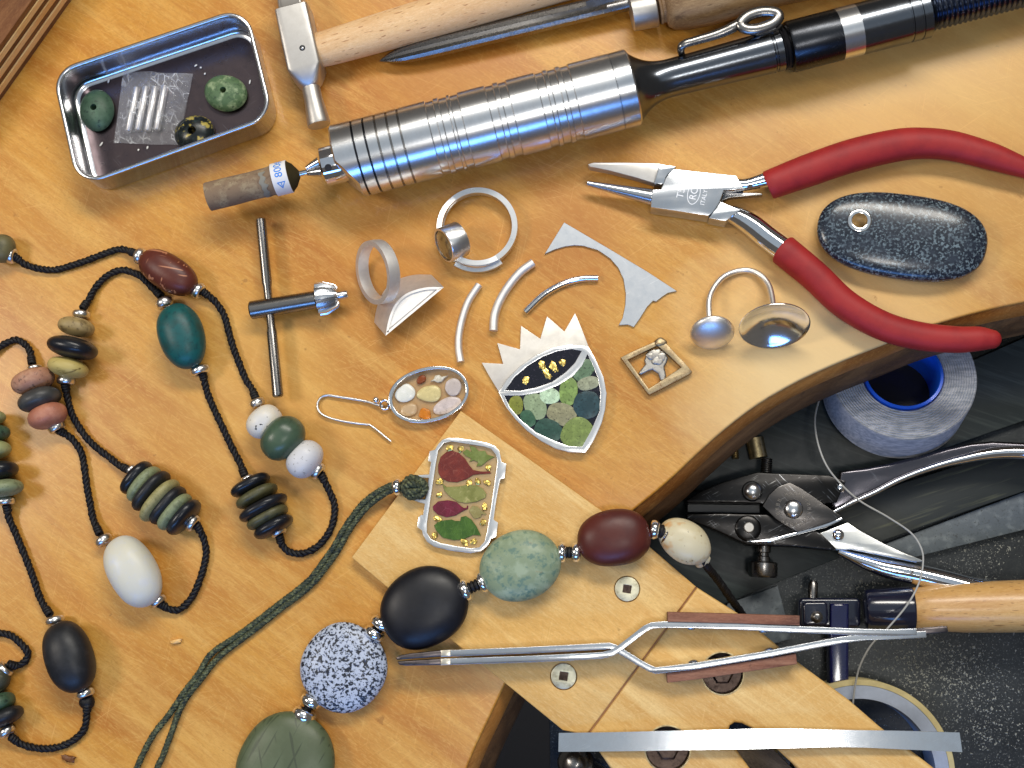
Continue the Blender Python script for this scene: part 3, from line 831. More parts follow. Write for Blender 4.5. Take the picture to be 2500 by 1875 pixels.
# abrasive paper roll held in the chuck
ro = thing('abrasive_roll', 'brown sandpaper roll with white label held in the handpiece chuck', 'sandpaper roll', P(600, 460, 0))
R0 = P(507, 481, hpz); R1 = P(733, 424, hpz); RX = unit(R1-R0); RL = float(np.dot(R1-R0, RX)); Rr = L(37, hpz)
def tr(x): return (x-507)/(733-507)*RL
lb0, lb1 = tr(669), tr(708)
rg = lathe(R0, RX, [(0, Rr*.5), (.02, Rr*.90), (.15, Rr), (8, Rr*1.0), (14, Rr*.97), (lb0-1.2, Rr*1.0), (lb0, Rr*1.06), (lb0+.2, Rr*1.10), (lb1, Rr*1.12)], 64)
V = np.array(rg.V)
for i in range(len(V)):
    q = V[i]-R0; t = q.dot(RX); rad = q-RX*t
    if rad[2] < 0 and np.linalg.norm(rad) > Rr*.8 and t < lb0-2:
        V[i] += rad*.05*mnoise.noise(Vector((t*.7, rad[1]*.5, 0)))
rg.V = [tuple(v) for v in V]
obj('paper_tube', rg, PAPERTAN, ro, 50)
def band(t0, t1, r, a0, a1, n=24, jag=0.0, seed=0):
    d_, u_, v_ = frame(RX); V = []; F = []
    for k in range(n+1):
        a = a0+(a1-a0)*k/n
        for e, t in ((0, t0+jag*mnoise.noise(Vector((a*3, seed, 0)))), (1, t1+jag*mnoise.noise(Vector((a*4, seed+5, 0))))):
            V.append(R0+RX*t+(u_*math.cos(a)+v_*math.sin(a))*r)
    for k in range(n): F.append((2*k, 2*k+1, 2*k+3, 2*k+2))
    g = G(); g.add(V, F); return g
obj('torn_paper_strip', band(lb0-3.6, lb0-1.9, Rr*1.035, math.pi*.35, math.pi*1.25, 40, 1.0, 2), PAPERGREY, ro)
obj('label_band', lathe(R0, RX, [(lb0+.1, Rr*1.10), (lb0+.15, Rr*1.135), (lb1-.1, Rr*1.145), (lb1, Rr*1.11)], 72, cap=(False, False)), LABELW, ro)
obj('felt_core', lathe(R0, RX, [(lb1-.2, Rr*1.06), (lb1, Rr*1.07), (lb1+1.4, Rr*.82), (RL-.4, Rr*.3), (RL, Rr*.15)], 48), FELT, ro, 40)
obj('shank', lathe(R0, RX, [(RL-1, .95), (RL+4.5, .95)], 20), CHROME, ro)
def wrap(V, F, t0, a0, r):
    """lay flat lettering on the roll: text x runs round the band, text y to the left along it"""
    d_, u_, v_ = frame(RX); out = []
    for x, y, z in V:
        a = a0-x/r; out.append(R0+RX*(t0-y)+(u_*math.cos(a)+v_*math.sin(a))*(r+.03))
    g = G(); g.add(out, F); return g
d_, u_, v_ = frame(RX)
sgn = 1 if u_[1] < 0 else -1                 # u points to the front of the bench
rl = Rr*1.145
def wrap2(V, F, s0, t0, r):
    out = []
    for x, y, z in V:
        a = (s0+x)/r                          # 0 = crown of the roll, negative = front
        front = u_*sgn
        out.append(R0+RX*(t0-y)+(v_*math.cos(a)-front*math.sin(a))*(r+.04))
    g = G(); g.add(out, F); return g
V, F = text_geo('800#', 3.4); tm = (lb0+lb1)/2+.1
obj('label_print', wrap2(V, F, 2.3, tm, rl), INK, ro, 0)
tri_o = [(-1.3, 0), (1.0, 1.35), (1.0, -1.35)]; tri_i = [(-.75, 0), (.75, .95), (.75, -.95)]
def dens(tri, k=8):
    return [(tri[i][0]+(tri[(i+1) % 3][0]-tri[i][0])*s/k, tri[i][1]+(tri[(i+1) % 3][1]-tri[i][1])*s/k) for i in range(3) for s in range(k)]
to_, ti_ = dens(tri_o), dens(tri_i); nt_ = len(to_)
V = [(x, y, 0) for x, y in to_+ti_]; F = [(i, (i+1) % nt_, nt_+(i+1) % nt_, nt_+i) for i in range(nt_)]
b0_ = len(V)
for s in range(9): V += [(-.55+1.35*s/8, -.10, 0), (-.55+1.35*s/8, .10, 0)]
F += [(b0_+2*s, b0_+2*s+2, b0_+2*s+3, b0_+2*s+1) for s in range(8)]
obj('label_print', wrap2(V, F, -3.7, tm+.1, rl), INK, ro, 0)

# ------------------------------------------------------------------ chuck key
ck = thing('chuck_key', 'steel T-handled chuck key with toothed gear head', 'chuck key', P(690, 745, 0))
zk = 5.4
k0, k1 = P(636, 534, zk), P(679, 969, zk); kd = unit(k1-k0); kl = np.linalg.norm(k1-k0)
mid = float(np.dot(P(650, 752, zk)-k0, kd)); rk = L(13, zk)
obj('cross_bar', lathe(k0, kd, [(0, rk*.75), (.4, rk), (mid-8, rk), (mid-6.5, rk*.82), (mid-3, rk*.8), (mid+3, rk*.8), (mid+6.5, rk*.82), (mid+8, rk), (kl-.4, rk*1.05), (kl, rk*.8)], 24), STEEL_DARK, ck, 40)
q0, q1 = P(611, 758, zk), P(772, 731, zk); qd = unit(q1-q0); ql = np.linalg.norm(q1-q0)
obj('key_shaft', lathe(q0, qd, [(0, L(20)), (.4, L(23)), (ql, L(22)), (ql+1, L(22))], 36), STEEL_DARK, ck, 40)
g = G(); nt = 11; V = []; F = []; d_, u_, v_ = frame(qd); loopsG = []
for t, r0, r1 in ((0, .72, .72), (.5, 1.0, .86), (3.0, 1.0, .80), (6.4, .72, .50), (7.0, .55, .45)):
    lp = []
    for k in range(nt*6):
        a = 2*math.pi*k/(nt*6); ph = (k % 6)/6
        r = L(41)*(r0 if ph in (0, 1/6, 5/6) else r1)
        lp.append(q1+qd*t+u_*r*math.cos(a)+v_*r*math.sin(a))
    loopsG.append(lp)
obj('gear_head', loft(loopsG), STEEL_TOOL, ck, 25)
obj('pilot_pin', lathe(q1+qd*6.8, qd, [(0, L(10)), (2.9, L(10)), (3.2, L(8))], 20), STEEL_TOOL, ck, 40)

# ------------------------------------------------------------------ rings
hr = thing('bezel_ring', 'satin silver ring with an empty half-moon setting', 'ring', P(960, 690, 0))
cz = 8.8; rc0 = P(922, 664, cz); e1 = idir(.33, .94); hz = idir(.94, -.33)
tl = math.radians(53); e2 = hz*math.cos(tl)+np.array([0, 0, 1])*math.sin(tl); nn = np.cross(e1, e2)
V = []; F = []; N = 64; RO = 9.9; W = 1.9
sec = [(RO, -W), (RO+.12, 0), (RO, W), (RO-1.5, W), (RO-1.6, 0), (RO-1.5, -W)]
for k in range(N):
    a = 2*math.pi*k/N; r_ = e1*math.cos(a)+e2*math.sin(a)
    for r, w in sec: V.append(rc0+r_*r+nn*w)
m = len(sec)
for k in range(N):
    for i in range(m): F.append((k*m+i, k*m+(i+1) % m, ((k+1) % N)*m+(i+1) % m, ((k+1) % N)*m+i))
g = G().add(V, F); obj('band', g, FROST, hr, 40)
o7 = (700, 400); s7 = .3617
fr = [(668, 1160), (680, 1085), (705, 1000), (745, 930), (800, 880), (870, 850), (960, 832), (1060, 833), (960, 920), (860, 1005), (760, 1085)]
zf = [6.6]*len(fr)
F0 = [P(o7[0]+x*s7, o7[1]+y*s7, 7.2) for x, y in catmull([(a, b, 0) for a, b in fr[:8]], 3) for _ in (0,)] if False else None
arc = [np.array([a, b, 0.0]) for a, b in fr[:8]]
arc = catmull(arc, 3); front = [P(o7[0]+p[0]*s7, o7[1]+p[1]*s7, 7.2) for p in arc]
sv_ = np.array([-4.8, 5.6, -6.8])
cF = np.mean(front, axis=0)
def shrink(l, k):
    n2 = unit(np.cross(front[0]-cF, front[6]-cF)); out = []
    n = len(l)
    for i in range(n):
        a, b, c = l[i-1], l[i], l[(i+1) % n]
        t1, t2 = unit(b-a), unit(c-b); m1 = np.cross(n2, t1); m2 = np.cross(n2, t2); mm = m1+m2
        kk = max(mm.dot(mm), .55); v = mm*2/kk
        if np.dot(v, cF-b) < 0: v = -v
        out.append(b+v*k)
    return out
inn = shrink(front, .75)
rings = [[p+sv_ for p in front], front, inn, [p+sv_*.10 for p in inn]]
g = loft(rings); hs_ = obj('half_moon_setting', g, FROST, hr, 30)
fl_ = shrink(front, .62)
obj('setting_floor', loft([[p+sv_*.13 for p in fl_], [p+sv_*.075 for p in fl_]]), FROST, hs_, 30)

rr2 = thing('stone_ring', 'silver split-shank ring with a round brown stone setting lying flat', 'ring', P(1165, 555, 0))
cx, cy = 1166, 556; z0 = 2.9
def arcp(a0, a1, zfun, r=94, n=40):
    out = []
    for k in range(n+1):
        t = k/n; a = math.radians(a0+(a1-a0)*t); z = zfun(t)
        p = P(cx, cy, z0); out.append(np.array([p[0]+L(r)*math.cos(a), p[1]+L(r)*math.sin(a), z]))
    return out
def sband(pts, w, h):
    g = G(); c = P(cx, cy, z0); V = []; F = []; m = len(pts)
    for p in pts:
        q = p-c; q[2] = 0; r_ = unit(q)
        for a, b in ((-w, -h), (w, -h), (w*1.05, 0), (w, h), (-w, h), (-w*1.05, 0)): V.append(p+r_*a+np.array([0, 0, b]))
    for i in range(m-1):
        for k in range(6): F.append((i*6+k, i*6+(k+1) % 6, i*6+6+(k+1) % 6, i*6+6+k))
    F.append(tuple(reversed(range(6)))); F.append(tuple((m-1)*6+k for k in range(6))); return g.add(V, F)
# bench angles: bezel sits at about 206 degrees
obj('band', sband(arcp(-60, 130, lambda t: 2.9), .85, 1.55), SILVER, rr2, 45)
obj('shank_strand', sband(arcp(126, 192, lambda t: 3.4+1.6*t), .78, 1.0), SILVER, rr2, 45)
obj('shank_strand', sband(arcp(126, 178, lambda t: 2.3-1.2*t, r=92), .7, .85), SILVER, rr2, 45)
obj('shank_strand', sband(arcp(-56, -138, lambda t: 3.4+1.6*t), .78, 1.0), SILVER, rr2, 45)
obj('shank_strand', sband(arcp(-56, -122, lambda t: 2.3-1.1*math.sin(t*2.6), r=94+12*math.sin(t*2.9)), .75, .9), SILVER, rr2, 45)
obj('shank_strand', sband(arcp(-122, -130, lambda t: 1.5+3.2*t, r=97), .75, .9), SILVER, rr2, 45)
bz = P(1102, 592, 5.8); bdir = unit([-.78, -.44, .40])
obj('bezel_cup', ring_lathe(bz-bdir*3.6, bdir, [(0, .05), (0, 5.2), (.3, 5.6), (6.2, 5.7), (6.5, 5.5), (6.5, 5.0), (5.4, 4.9), (5.4, .05)], 48), SILVER, rr2, 35)
obj('stone', blob(bz+bdir*2.35, (.9, 4.9, 4.9), bdir), stone('brown_agate', srgb(140, 112, 62), ((.5, srgb(92, 70, 38), .5, .65, 4),), .25, .05, 1, .5), rr2)

orr = thing('open_ring', 'open silver wire ring with a dome and a shiny cup at its ends', 'ring', P(1810, 740, 0))
wp = [(1732, 782), (1731, 735), (1742, 704), (1764, 678), (1793, 664), (1826, 660), (1855, 671), (1876, 695), (1885, 728), (1888, 765)]
obj('wire', tube(catmull(path(wp, [6.5, 5.2, 3.6, 2.2, 1.2, 1.1, 2.2, 3.8, 6.2, 9.2]), 6), L(7.5), 14), SILVER_SATIN, orr, 60)
def cap(c, nrm, r, depth, th=.5, n=48, rings=12):
    d, u, v = frame(nrm); prof = []
    for k in range(rings+1):
        f = k/rings; prof.append((-depth*(1-(f)**2)-th, max(r*f, .02)))
    prof.append((-.1, r+th*.35)); prof.append((.08, r+.1))
    for k in range(rings, -1, -1):
        f = k/rings; prof.append((-depth*(1-f**2)+.0, max((r-.25)*f, .02)))
    return lathe(c, nrm, prof, n)
nd = unit([.02, -.80, .60])
obj('dome', lathe(P(1739, 812, 5.4)-nd*1.6, nd, [(0, L(30)), (.5, L(48)), (1.2, L(53)), (1.7, L(54)), (2.3, L(51)), (3.0, L(43)), (3.6, L(30)), (3.95, L(14)), (4.05, .05)], 48), SILVER_SATIN, orr, 60)
obj('cup', cap(P(1891, 797, 9.9), unit([.03, -.88, .47]), L(84), 3.6), SILVER_BRIGHT, orr, 50)

# ------------------------------------------------------------------ wires and scrap
WIRES = (([(1170, 695), (1145, 733), (1130, 773), (1121, 816), (1120, 852), (1125, 883)], 9.6, 'leftmost of three curved silver wire offcuts, tall and steep'),
         ([(1302, 641), (1271, 664), (1243, 697), (1221, 733), (1208, 769), (1205, 807)], 11.0, 'thickest curved silver wire offcut, middle of the three'),
         ([(1460, 679), (1423, 680), (1387, 688), (1351, 704), (1319, 726), (1282, 762)], 8.4, 'thinnest curved silver wire offcut above the toothed pendant'))
for w, r, lab in WIRES:
    single('silver_wire', tube(catmull(path(w, L(r)), 6), L(r), 16), SILVER_BRIGHT if r < 9 else FROST, lab, 'wire', 'curved silver wire offcuts', 40)
o3 = (1200, 500); s3 = .3617
scrap = [(490, 118), (800, 300), (1050, 450), (1252, 582), (1190, 595), (1150, 622), (1112, 652), (1090, 648), (1050, 690), (1000, 770), (960, 826), (920, 808), (858, 812), (884, 765), (902, 680),
         (906, 600), (890, 500), (855, 425), (800, 362), (720, 307), (620, 277), (560, 273), (500, 280), (430, 300), (358, 332)]
single('silver_scrap', plate(flat(scrap, .8, o3, s3), (), .12, .8, .08, 1), SILVER_SHEET, 'scratched flat silver sheet scrap with a curved cut-out edge', 'sheet metal', None, 30)

# ------------------------------------------------------------------ toothed pendant with pebbles
oc = (1160, 740); sc_ = 360/1572
cp = thing('pebble_pendant', 'silver pendant with spiky crown, green pebble mosaic and gold nuggets', 'pendant', P(1370, 930, 0))
crown = [(70, 635), (298, 648), (235, 425), (478, 492), (488, 240), (694, 380), (765, 140), (952, 302), (1065, 105), (1140, 280), (1210, 462), (1100, 620), (700, 900), (330, 960), (252, 945), (160, 795)]
obj('spiked_back_plate', plate(flat(crown, 1.3, oc, sc_), (), .1, 1.3, .12, 2), metal('warm_satin', (.68, .65, .60, 1), .50, .06, scr=.1, bump=.12), cp, 35)
fo = [(250, 950), (330, 820), (470, 680), (640, 560), (820, 478), (1000, 442), (1205, 462), (1290, 610), (1370, 790), (1402, 960), (1388, 1130), (1350, 1280), (1268, 1460), (1178, 1595), (1000, 1590), (850, 1550), (700, 1470), (550, 1360), (430, 1240), (330, 1110)]
h1 = [(320, 930), (420, 790), (560, 670), (720, 572), (880, 512), (1030, 490), (1135, 510), (1060, 640), (960, 740), (820, 840), (650, 900), (480, 935)]
h2 = [(310, 985), (500, 985), (700, 950), (880, 880), (1040, 780), (1140, 670), (1197, 545), (1250, 650), (1310, 800), (1336, 950), (1326, 1150), (1240, 1350), (1140, 1530), (1000, 1525), (850, 1470), (650, 1380), (480, 1240), (370, 1110)]
zc = 3.2
obj('frame', plate(flat(fo, zc, oc, sc_), [flat(h1, zc, oc, sc_), flat(h2, zc, oc, sc_)], .1, zc, .14, 2), SILVER, cp, 35)
for nm, h in (('resin_panel', h1), ('resin_panel', h2)):
    obj(nm, plate(offset(ccw(flat(h, zc, oc, sc_)), -.15), (), 1.35, zc-.28, 0), DARKRES, cp, 0)
PEB = [(435, 1090, 74, 95, 0, (104, 108, 44)), (640, 1102, 108, 140, -25, (116, 130, 100)), (795, 990, 100, 80, 5, (150, 170, 142)), (995, 940, 88, 145, 6, (100, 120, 66)),
       (1160, 715, 85, 125, 42, (82, 102, 78)), (1205, 855, 110, 68, -12, (120, 124, 102)), (925, 1185, 148, 108, 22, (116, 114, 88)), (1190, 1085, 132, 140, 10, (34, 54, 58)),
       (560, 1230, 72, 92, -25, (48, 78, 58)), (780, 1358, 140, 118, 20, (38, 64, 54)), (1085, 1385, 168, 140, -38, (98, 112, 60))]
for i, (x, y, a, b, an, c) in enumerate(PEB):
    m = stone('pebble_%d' % i, srgb(*[int(v*1.2) for v in c]), ((.5, srgb(*[min(255, int(v*1.45)) for v in c]), .5, .7, 4), (1.5, srgb(*[int(v*.7) for v in c]), .56, .7, 3)), .30, .05)
    p = P(oc[0]+x*sc_, oc[1]+y*sc_, zc-.1); an = -math.radians(an)
    g = plate(ellipse(p[0], p[1], L(a*sc_*1.09), L(b*sc_*1.09), an, 30, .08, i, 2.25), (), zc-.6-.004*i, zc-.20+.016*i, .16, 3)
    obj('pebble', g, m, cp, 50)
for i, (x, y, a, b, an) in enumerate(((540, 825, 36, 40, 0), (715, 665, 34, 52, -20), (762, 752, 34, 62, -35), (835, 680, 38, 66, -20), (930, 632, 38, 42, 0))):
    p = P(oc[0]+x*sc_, oc[1]+y*sc_, zc-.2); an = -math.radians(an)
    obj('gold_nugget', blob([p[0], p[1], zc-.28], (L(a*sc_), L(b*sc_), .32), (math.cos(an), math.sin(an), 0), 2, 16, 12, .5, i+3, None, 0, 1.6), GOLD, cp, 30)

# ------------------------------------------------------------------ oval earring
oe = (740, 860); se = 440/2212
er = thing('oval_earring', 'oval silver earring with shells set in clear resin and a wire hook', 'earring', P(1000, 965, 0))
def rotel(cx_, cy_, a, b, an, n=56, wob=0, seed=0, e=2.0):
    return [(x, y) for x, y in ellipse(cx_, cy_, a, b, math.radians(an), n, wob, seed, e)]
ze = 3.0
ou = rotel(1540, 518, 500, 335, -14, 64, 0, 0, 2.15); inn_ = rotel(1543, 516, 458, 294, -14, 64, 0, 0, 2.15)
obj('oval_frame', plate(flat(ou, ze, oe, se), [flat(inn_, ze, oe, se)], .1, ze, .2, 3), SILVER_BRIGHT, er, 50)
obj('resin', plate(flat(rotel(1543, 516, 470, 306, -14, 48), ze, oe, se), (), 1.9, 2.25, 0), RESIN, er, 0)
obj('resin_bed', plate(flat(rotel(1543, 516, 466, 302, -14, 48), ze, oe, se), (), .2, .7, 0), RESINBED, er, 0)
SH = [('shell', 1250, 505, 128, 105, -28, srgb(240, 242, 236), .05), ('shell', 1545, 505, 152, 105, -4, srgb(222, 206, 148), .05), ('shell', 1842, 428, 104, 112, 0, srgb(204, 192, 188), .12),
      ('shell', 1765, 655, 180, 96, -20, srgb(216, 202, 200), .03), ('shell_chip', 1450, 335, 66, 44, -35, srgb(140, 66, 22), .2), ('shell', 1290, 708, 112, 74, -12, srgb(206, 176, 138), .12), ('shell_chip', 1490, 750, 82, 76, 10, srgb(214, 128, 30), .35)]
for i, (nm, x, y, a, b, an, c, wob) in enumerate(SH):
    m = stone('shell_%d' % i, c, ((.5, tuple(min(1, v*1.18) for v in c[:3])+(1,), .5, .7, 4), (.8, tuple(v*.75 for v in c[:3])+(1,), .58, .72, 3)), .3, .15, 1.5, .2)
    an_ = -math.radians(an)
    p = P(oe[0]+x*se, oe[1]+y*se, 1.6)
    if nm == 'shell_chip' or i == 2:
        g = plate(ellipse(p[0], p[1], L(a*se), L(b*se), an_, 20, wob, i+2), (), .9, 1.8, .3, 2)
    else:
        g = blob([p[0], p[1], 1.2], (L(a*se), L(b*se), .62), (math.cos(an_), math.sin(an_), 0), 2.2, 28, 18, .12, i, None, .12)
    obj(nm, g, m, er, 50)
wsh = [(1560, 355), (1600, 330), (1620, 285), (1670, 275), (1700, 300), (1775, 285), (1730, 320), (1700, 360), (1650, 370), (1610, 352)]
obj('shell', plate(flat(wsh, 1.8, oe, se), (), .9, 1.8, .2, 2), stone('white_spiral', srgb(214, 208, 190), ((.9, srgb(236, 232, 220), .5, .6, 3),), .4), er, 50)
hk = [(985, 660), (930, 652), (780, 606), (600, 572), (420, 545), (290, 528), (215, 560), (178, 640), (200, 730), (280, 790), (420, 832), (600, 866), (815, 890)]
hk2 = [(815, 890), (900, 950), (1000, 1032), (1078, 1096)]
pp = catmull(path(hk, [1.6, 1.4]+[.95]*11, oe, se), 6)+catmull(path(hk2, .9, oe, se), 4)[1:]
obj('ear_wire', tube(pp, [L(6.0)*.62, L(3.4), L(3.3), L(3.0), L(2.8)], 12), SILVER, er, 60)
obj('wire_ball', blob(P(oe[0]+895*se, oe[1]+585*se, 2.0), (L(8.5),)*3), SILVER_BRIGHT, er)
jr = P(oe[0]+1000*se, oe[1]+645*se, 1.8)
obj('jump_ring', tube([jr+np.array([L(10.5)*math.cos(a), L(11)*math.sin(a), .5*math.sin(a)]) for a in np.linspace(0, 2*math.pi, 33)], L(3.2), 10), SILVER_BRIGHT, er, 60)

# ------------------------------------------------------------------ leaf pendant on green cord
ol = (1000, 1040); sl = 260/1307
lp_ = thing('leaf_pendant', 'rectangular silver pendant with pressed leaves in resin on green braided cord', 'pendant', P(1120, 1220, ZP))
zl1 = ZP+2.0
fo = [(470, 145), (600, 148), (800, 178), (950, 205), (1045, 245), (1100, 305), (1118, 380), (1128, 442), (1186, 460), (1168, 640), (1112, 655), (1092, 760), (1062, 930), (1030, 1150), (1086, 1186), (1062, 1365), (1000, 1385),
      (965, 1465), (875, 1540), (745, 1560), (500, 1530), (300, 1482), (212, 1422), (162, 1335), (150, 1282), (90, 1238), (108, 1120), (138, 1092), (166, 1090), (186, 955), (120, 938), (62, 918), (25, 880), (15, 830), (66, 830), (80, 866), (110, 890), (192, 902),
      (236, 636), (130, 636), (88, 660), (40, 660), (60, 625), (100, 602), (240, 594), (262, 442), (225, 430), (245, 308), (312, 290), (350, 222), (400, 168)]
fi = [(510, 188), (700, 218), (900, 250), (1000, 282), (1060, 352), (1080, 430), (1050, 640), (1000, 1000), (950, 1300), (918, 1420), (852, 1490), (750, 1502), (560, 1475), (380, 1440), (262, 1390), (212, 1310), (212, 1200), (260, 870), (320, 480), (350, 302), (420, 210)]
obj('frame', plate(flat(fo, zl1, ol, sl), [flat(fi, zl1, ol, sl)], ZP+.95, zl1, .12, 2), SILVER, lp_, 35)
bk = [p for i, p in enumerate(fo) if not 29 <= i <= 44]
obj('resin_back', plate(flat(bk, zl1, ol, sl), (), ZP+.1, ZP+.9, .1, 1), ACRYL, lp_, 0)
obj('resin_panel', plate(offset(ccw(flat(fi, zl1, ol, sl)), -.1), (), ZP+1.6, ZP+1.75, 0), RESIN, lp_, 0)
def leafm(nm, c, c2, v): return stone(nm, srgb(*c), ((.35, srgb(*c2), .45, .68, 4), ('v', .35, srgb(*v), .06, 20, (1, 1, 1))), .5, .3, 1.2)
LV = [('beet_leaf', [(350, 480), (380, 380), (450, 320), (520, 303), (600, 328), (680, 400), (730, 480), (780, 540), (870, 558), (985, 558), (1000, 582), (860, 590), (780, 600), (700, 650), (580, 690), (470, 682), (390, 640), (352, 570)], (112, 34, 30), (136, 50, 40), (150, 80, 66)),
      ('fern_leaf', [(648, 325), (700, 285), (762, 318), (735, 240), (806, 262), (850, 310), (925, 302), (950, 350), (1042, 378), (965, 420), (880, 490), (818, 496), (842, 446), (790, 420), (730, 440), (760, 400), (690, 370)], (112, 128, 58), (136, 150, 84), (150, 160, 100)),
      ('bay_leaf', [(398, 702), (450, 748), (600, 742), (700, 725), (820, 728), (900, 770), (942, 835), (930, 880), (820, 930), (700, 946), (600, 932), (500, 870), (430, 800)], (146, 148, 84), (120, 124, 58), (190, 184, 124)),
      ('magenta_leaf', [(284, 985), (350, 925), (470, 910), (570, 930), (640, 990), (668, 1006), (700, 1002), (704, 976), (720, 980), (714, 1016), (650, 1046), (560, 1098), (450, 1120), (340, 1082), (290, 1032)], (104, 16, 44), (128, 28, 62), (140, 60, 84)),
      ('sage_flower', [(728, 1040), (770, 980), (830, 985), (880, 1035), (940, 1078), (938, 1092), (885, 1080), (870, 1122), (800, 1140), (765, 1100)], (156, 146, 92), (138, 130, 78), (176, 168, 116)),
      ('green_leaf', [(300, 1220), (360, 1168), (440, 1156), (515, 1148), (560, 1165), (622, 1166), (630, 1118), (690, 1104), (760, 1150), (820, 1232), (876, 1346), (780, 1336), (660, 1390), (540, 1402), (410, 1372), (330, 1290)], (54, 94, 24), (76, 116, 38), (90, 126, 56))]
for i, (nm, pl, c, c2, v) in enumerate(LV):
    obj(nm, plate(flat(pl, ZP+1.3, ol, sl), (), ZP+.95, ZP+1.32+.02*(i % 3), .08, 1), leafm(nm+'_colour', c, c2, v), lp_, 35)
for i, (x, y) in enumerate([(500, 268), (625, 280), (965, 510), (368, 682), (730, 700), (836, 680), (952, 696), (366, 846), (920, 995), (342, 1140), (900, 1190), (310, 1345), (675, 1426), (784, 1420)]):
    p = P(ol[0]+x*sl, ol[1]+y*sl, ZP+1.3)
    obj('gold_nugget', blob([p[0], p[1], ZP+1.22], (L(38*sl)*(1+.25*(i % 3 == 0)), L(34*sl), .3), (math.cos(i), math.sin(i), 0), 2, 12, 8, .6, i, None, 0, 1.7), GOLD, lp_, 25)
zg = 1.6
gc = [(986, 1188, 5.2), (957, 1190, 5.0), (924, 1207, 4.2), (892, 1233, 2.8), (863, 1269, 1.5), (841, 1301, 1.2), (819, 1341, 1.2), (794, 1377, 1.2), (765, 1414, 1.2), (729, 1446, 1.2), (690, 1476, 1.2), (651, 1506, 1.2), (579, 1561, 1.2), (521, 1604, 1.2), (488, 1651, 1.2), (452, 1698, 1.2)]
mid_ = [P(x, y, z) for x, y, z in gc]
def side(pts, off):
    out = []
    for i, p in enumerate(pts):
        d = unit(pts[min(i+1, len(pts)-1)]-pts[max(i-1, 0)]); n = np.array([-d[1], d[0], 0])
        out.append(p+n*off(i))
    return out
tA = path([(414, 1742), (378, 1789), (350, 1839), (334, 1874), (312, 1925)], 1.2)
tB = path([(434, 1745), (416, 1796), (398, 1846), (384, 1874), (368, 1925)], 1.2)
wA = [.6, .75, .85, .9, .85, .85, .85, .85, .8, .8, .75, .8, .85, 1.2, .8, .8]
obj('cord', rope(side(mid_, lambda i: -wA[i])+tA, .92, 4.6, 4), CORDG, lp_, 60)
obj('cord', rope(side(mid_, lambda i: wA[i])+tB, .92, 4.6, 4), CORDG, lp_, 60)
kg = G()
kc = P(1006, 1190, ZP+3.2)
for k, (rx, ry, rz, tilt) in enumerate(((2.9, 3.1, 2.6, .2), (2.5, 2.7, 3.0, 1.2), (3.0, 2.4, 2.4, 2.3), (2.2, 3.2, 2.8, 2.9))):
    q = [kc+np.array([rx*.8*math.cos(a), ry*.9*math.sin(a)*math.cos(tilt), rz*.85*math.sin(a)*math.sin(tilt)]) for a in np.linspace(0, 2*math.pi, 20)]
    rope(q, 1.15, 3.6, 3, kg)
obj('knot', kg, CORDG, lp_, 60)
obj('knot_tie', rope(path([(1016, 1168), (1034, 1178), (1038, 1196), (1026, 1210), (1008, 1208)], ZP+3.6), 1.05, 3.4, 3), CORDG, lp_, 60)
def spacer(x, y, z, dr, r, th, parent, mat=SILVER_BRIGHT, n=28, tilt=0.0, hole=.38):
    d = np.array(idir(*dr)); d = unit(d+np.array([0, 0, tilt])); h = th/2
    prof = [(-h*.75, r*hole), (-h, r*(hole+.18)), (-h, r*.72), (-h*.7, r*.93), (0, r), (h*.7, r*.93), (h, r*.72), (h, r*(hole+.18)), (h*.75, r*hole)]
    return obj('spacer_bead', ring_lathe(P(x, y, z), d, prof, n), mat, parent, 50)
spacer(969, 1189, ZP+2.0, (1, -.05), L(21), L(20), lp_)

# ------------------------------------------------------------------ square casting
oq = (1200, 500)
sq = thing('square_casting', 'small square bronze frame casting with a grey animal figure inside', 'casting', P(1600, 895, 0))
so = [(870, 1030), (950, 990), (1050, 945), (1145, 905), (1160, 912), (1250, 1010), (1300, 1060), (1355, 1125), (1345, 1140), (1200, 1215), (1065, 1283), (1050, 1270), (960, 1150)]
si = [(922, 1046), (1020, 998), (1118, 950), (1200, 1020), (1280, 1096), (1170, 1170), (1062, 1240), (990, 1140)]
obj('square_frame', plate(flat(so, 2.2, oq, s3), [flat(si, 2.2, oq, s3)], .1, 2.2, .35, 2), BRONZE, sq, 40)
fg = [(1046, 1010), (1062, 985), (1110, 975), (1160, 985), (1192, 1030), (1184, 1065), (1168, 1092), (1180, 1150), (1172, 1184), (1140, 1190), (1124, 1140), (1085, 1112), (1045, 1130), (1008, 1148), (990, 1138), (1012, 1105), (1040, 1075), (1030, 1050)]
obj('figure', plate(flat(fg, 1.7, oq, s3), (), .1, 1.7, .6, 3), PEWTER, sq, 50)
g = G()
for i, (x, y, r) in enumerate(((1110, 1012, 40), (1142, 1020, 34), (1080, 1018, 30), (1120, 1050, 36))):
    blob(P(oq[0]+x*s3, oq[1]+y*s3, 1.9), (L(r*s3), L(r*s3)*.9, .32), None, 2, 14, 10, .5, i, g)
obj('figure_head', g, PEWTER, sq, 50)
obj('corner_lump', blob(P(1200+1140*s3, 500+930*s3, 1.7), (1.9, 1.5, 1.0), None, 2, 16, 10, .4, 3), BRONZE, sq, 50)

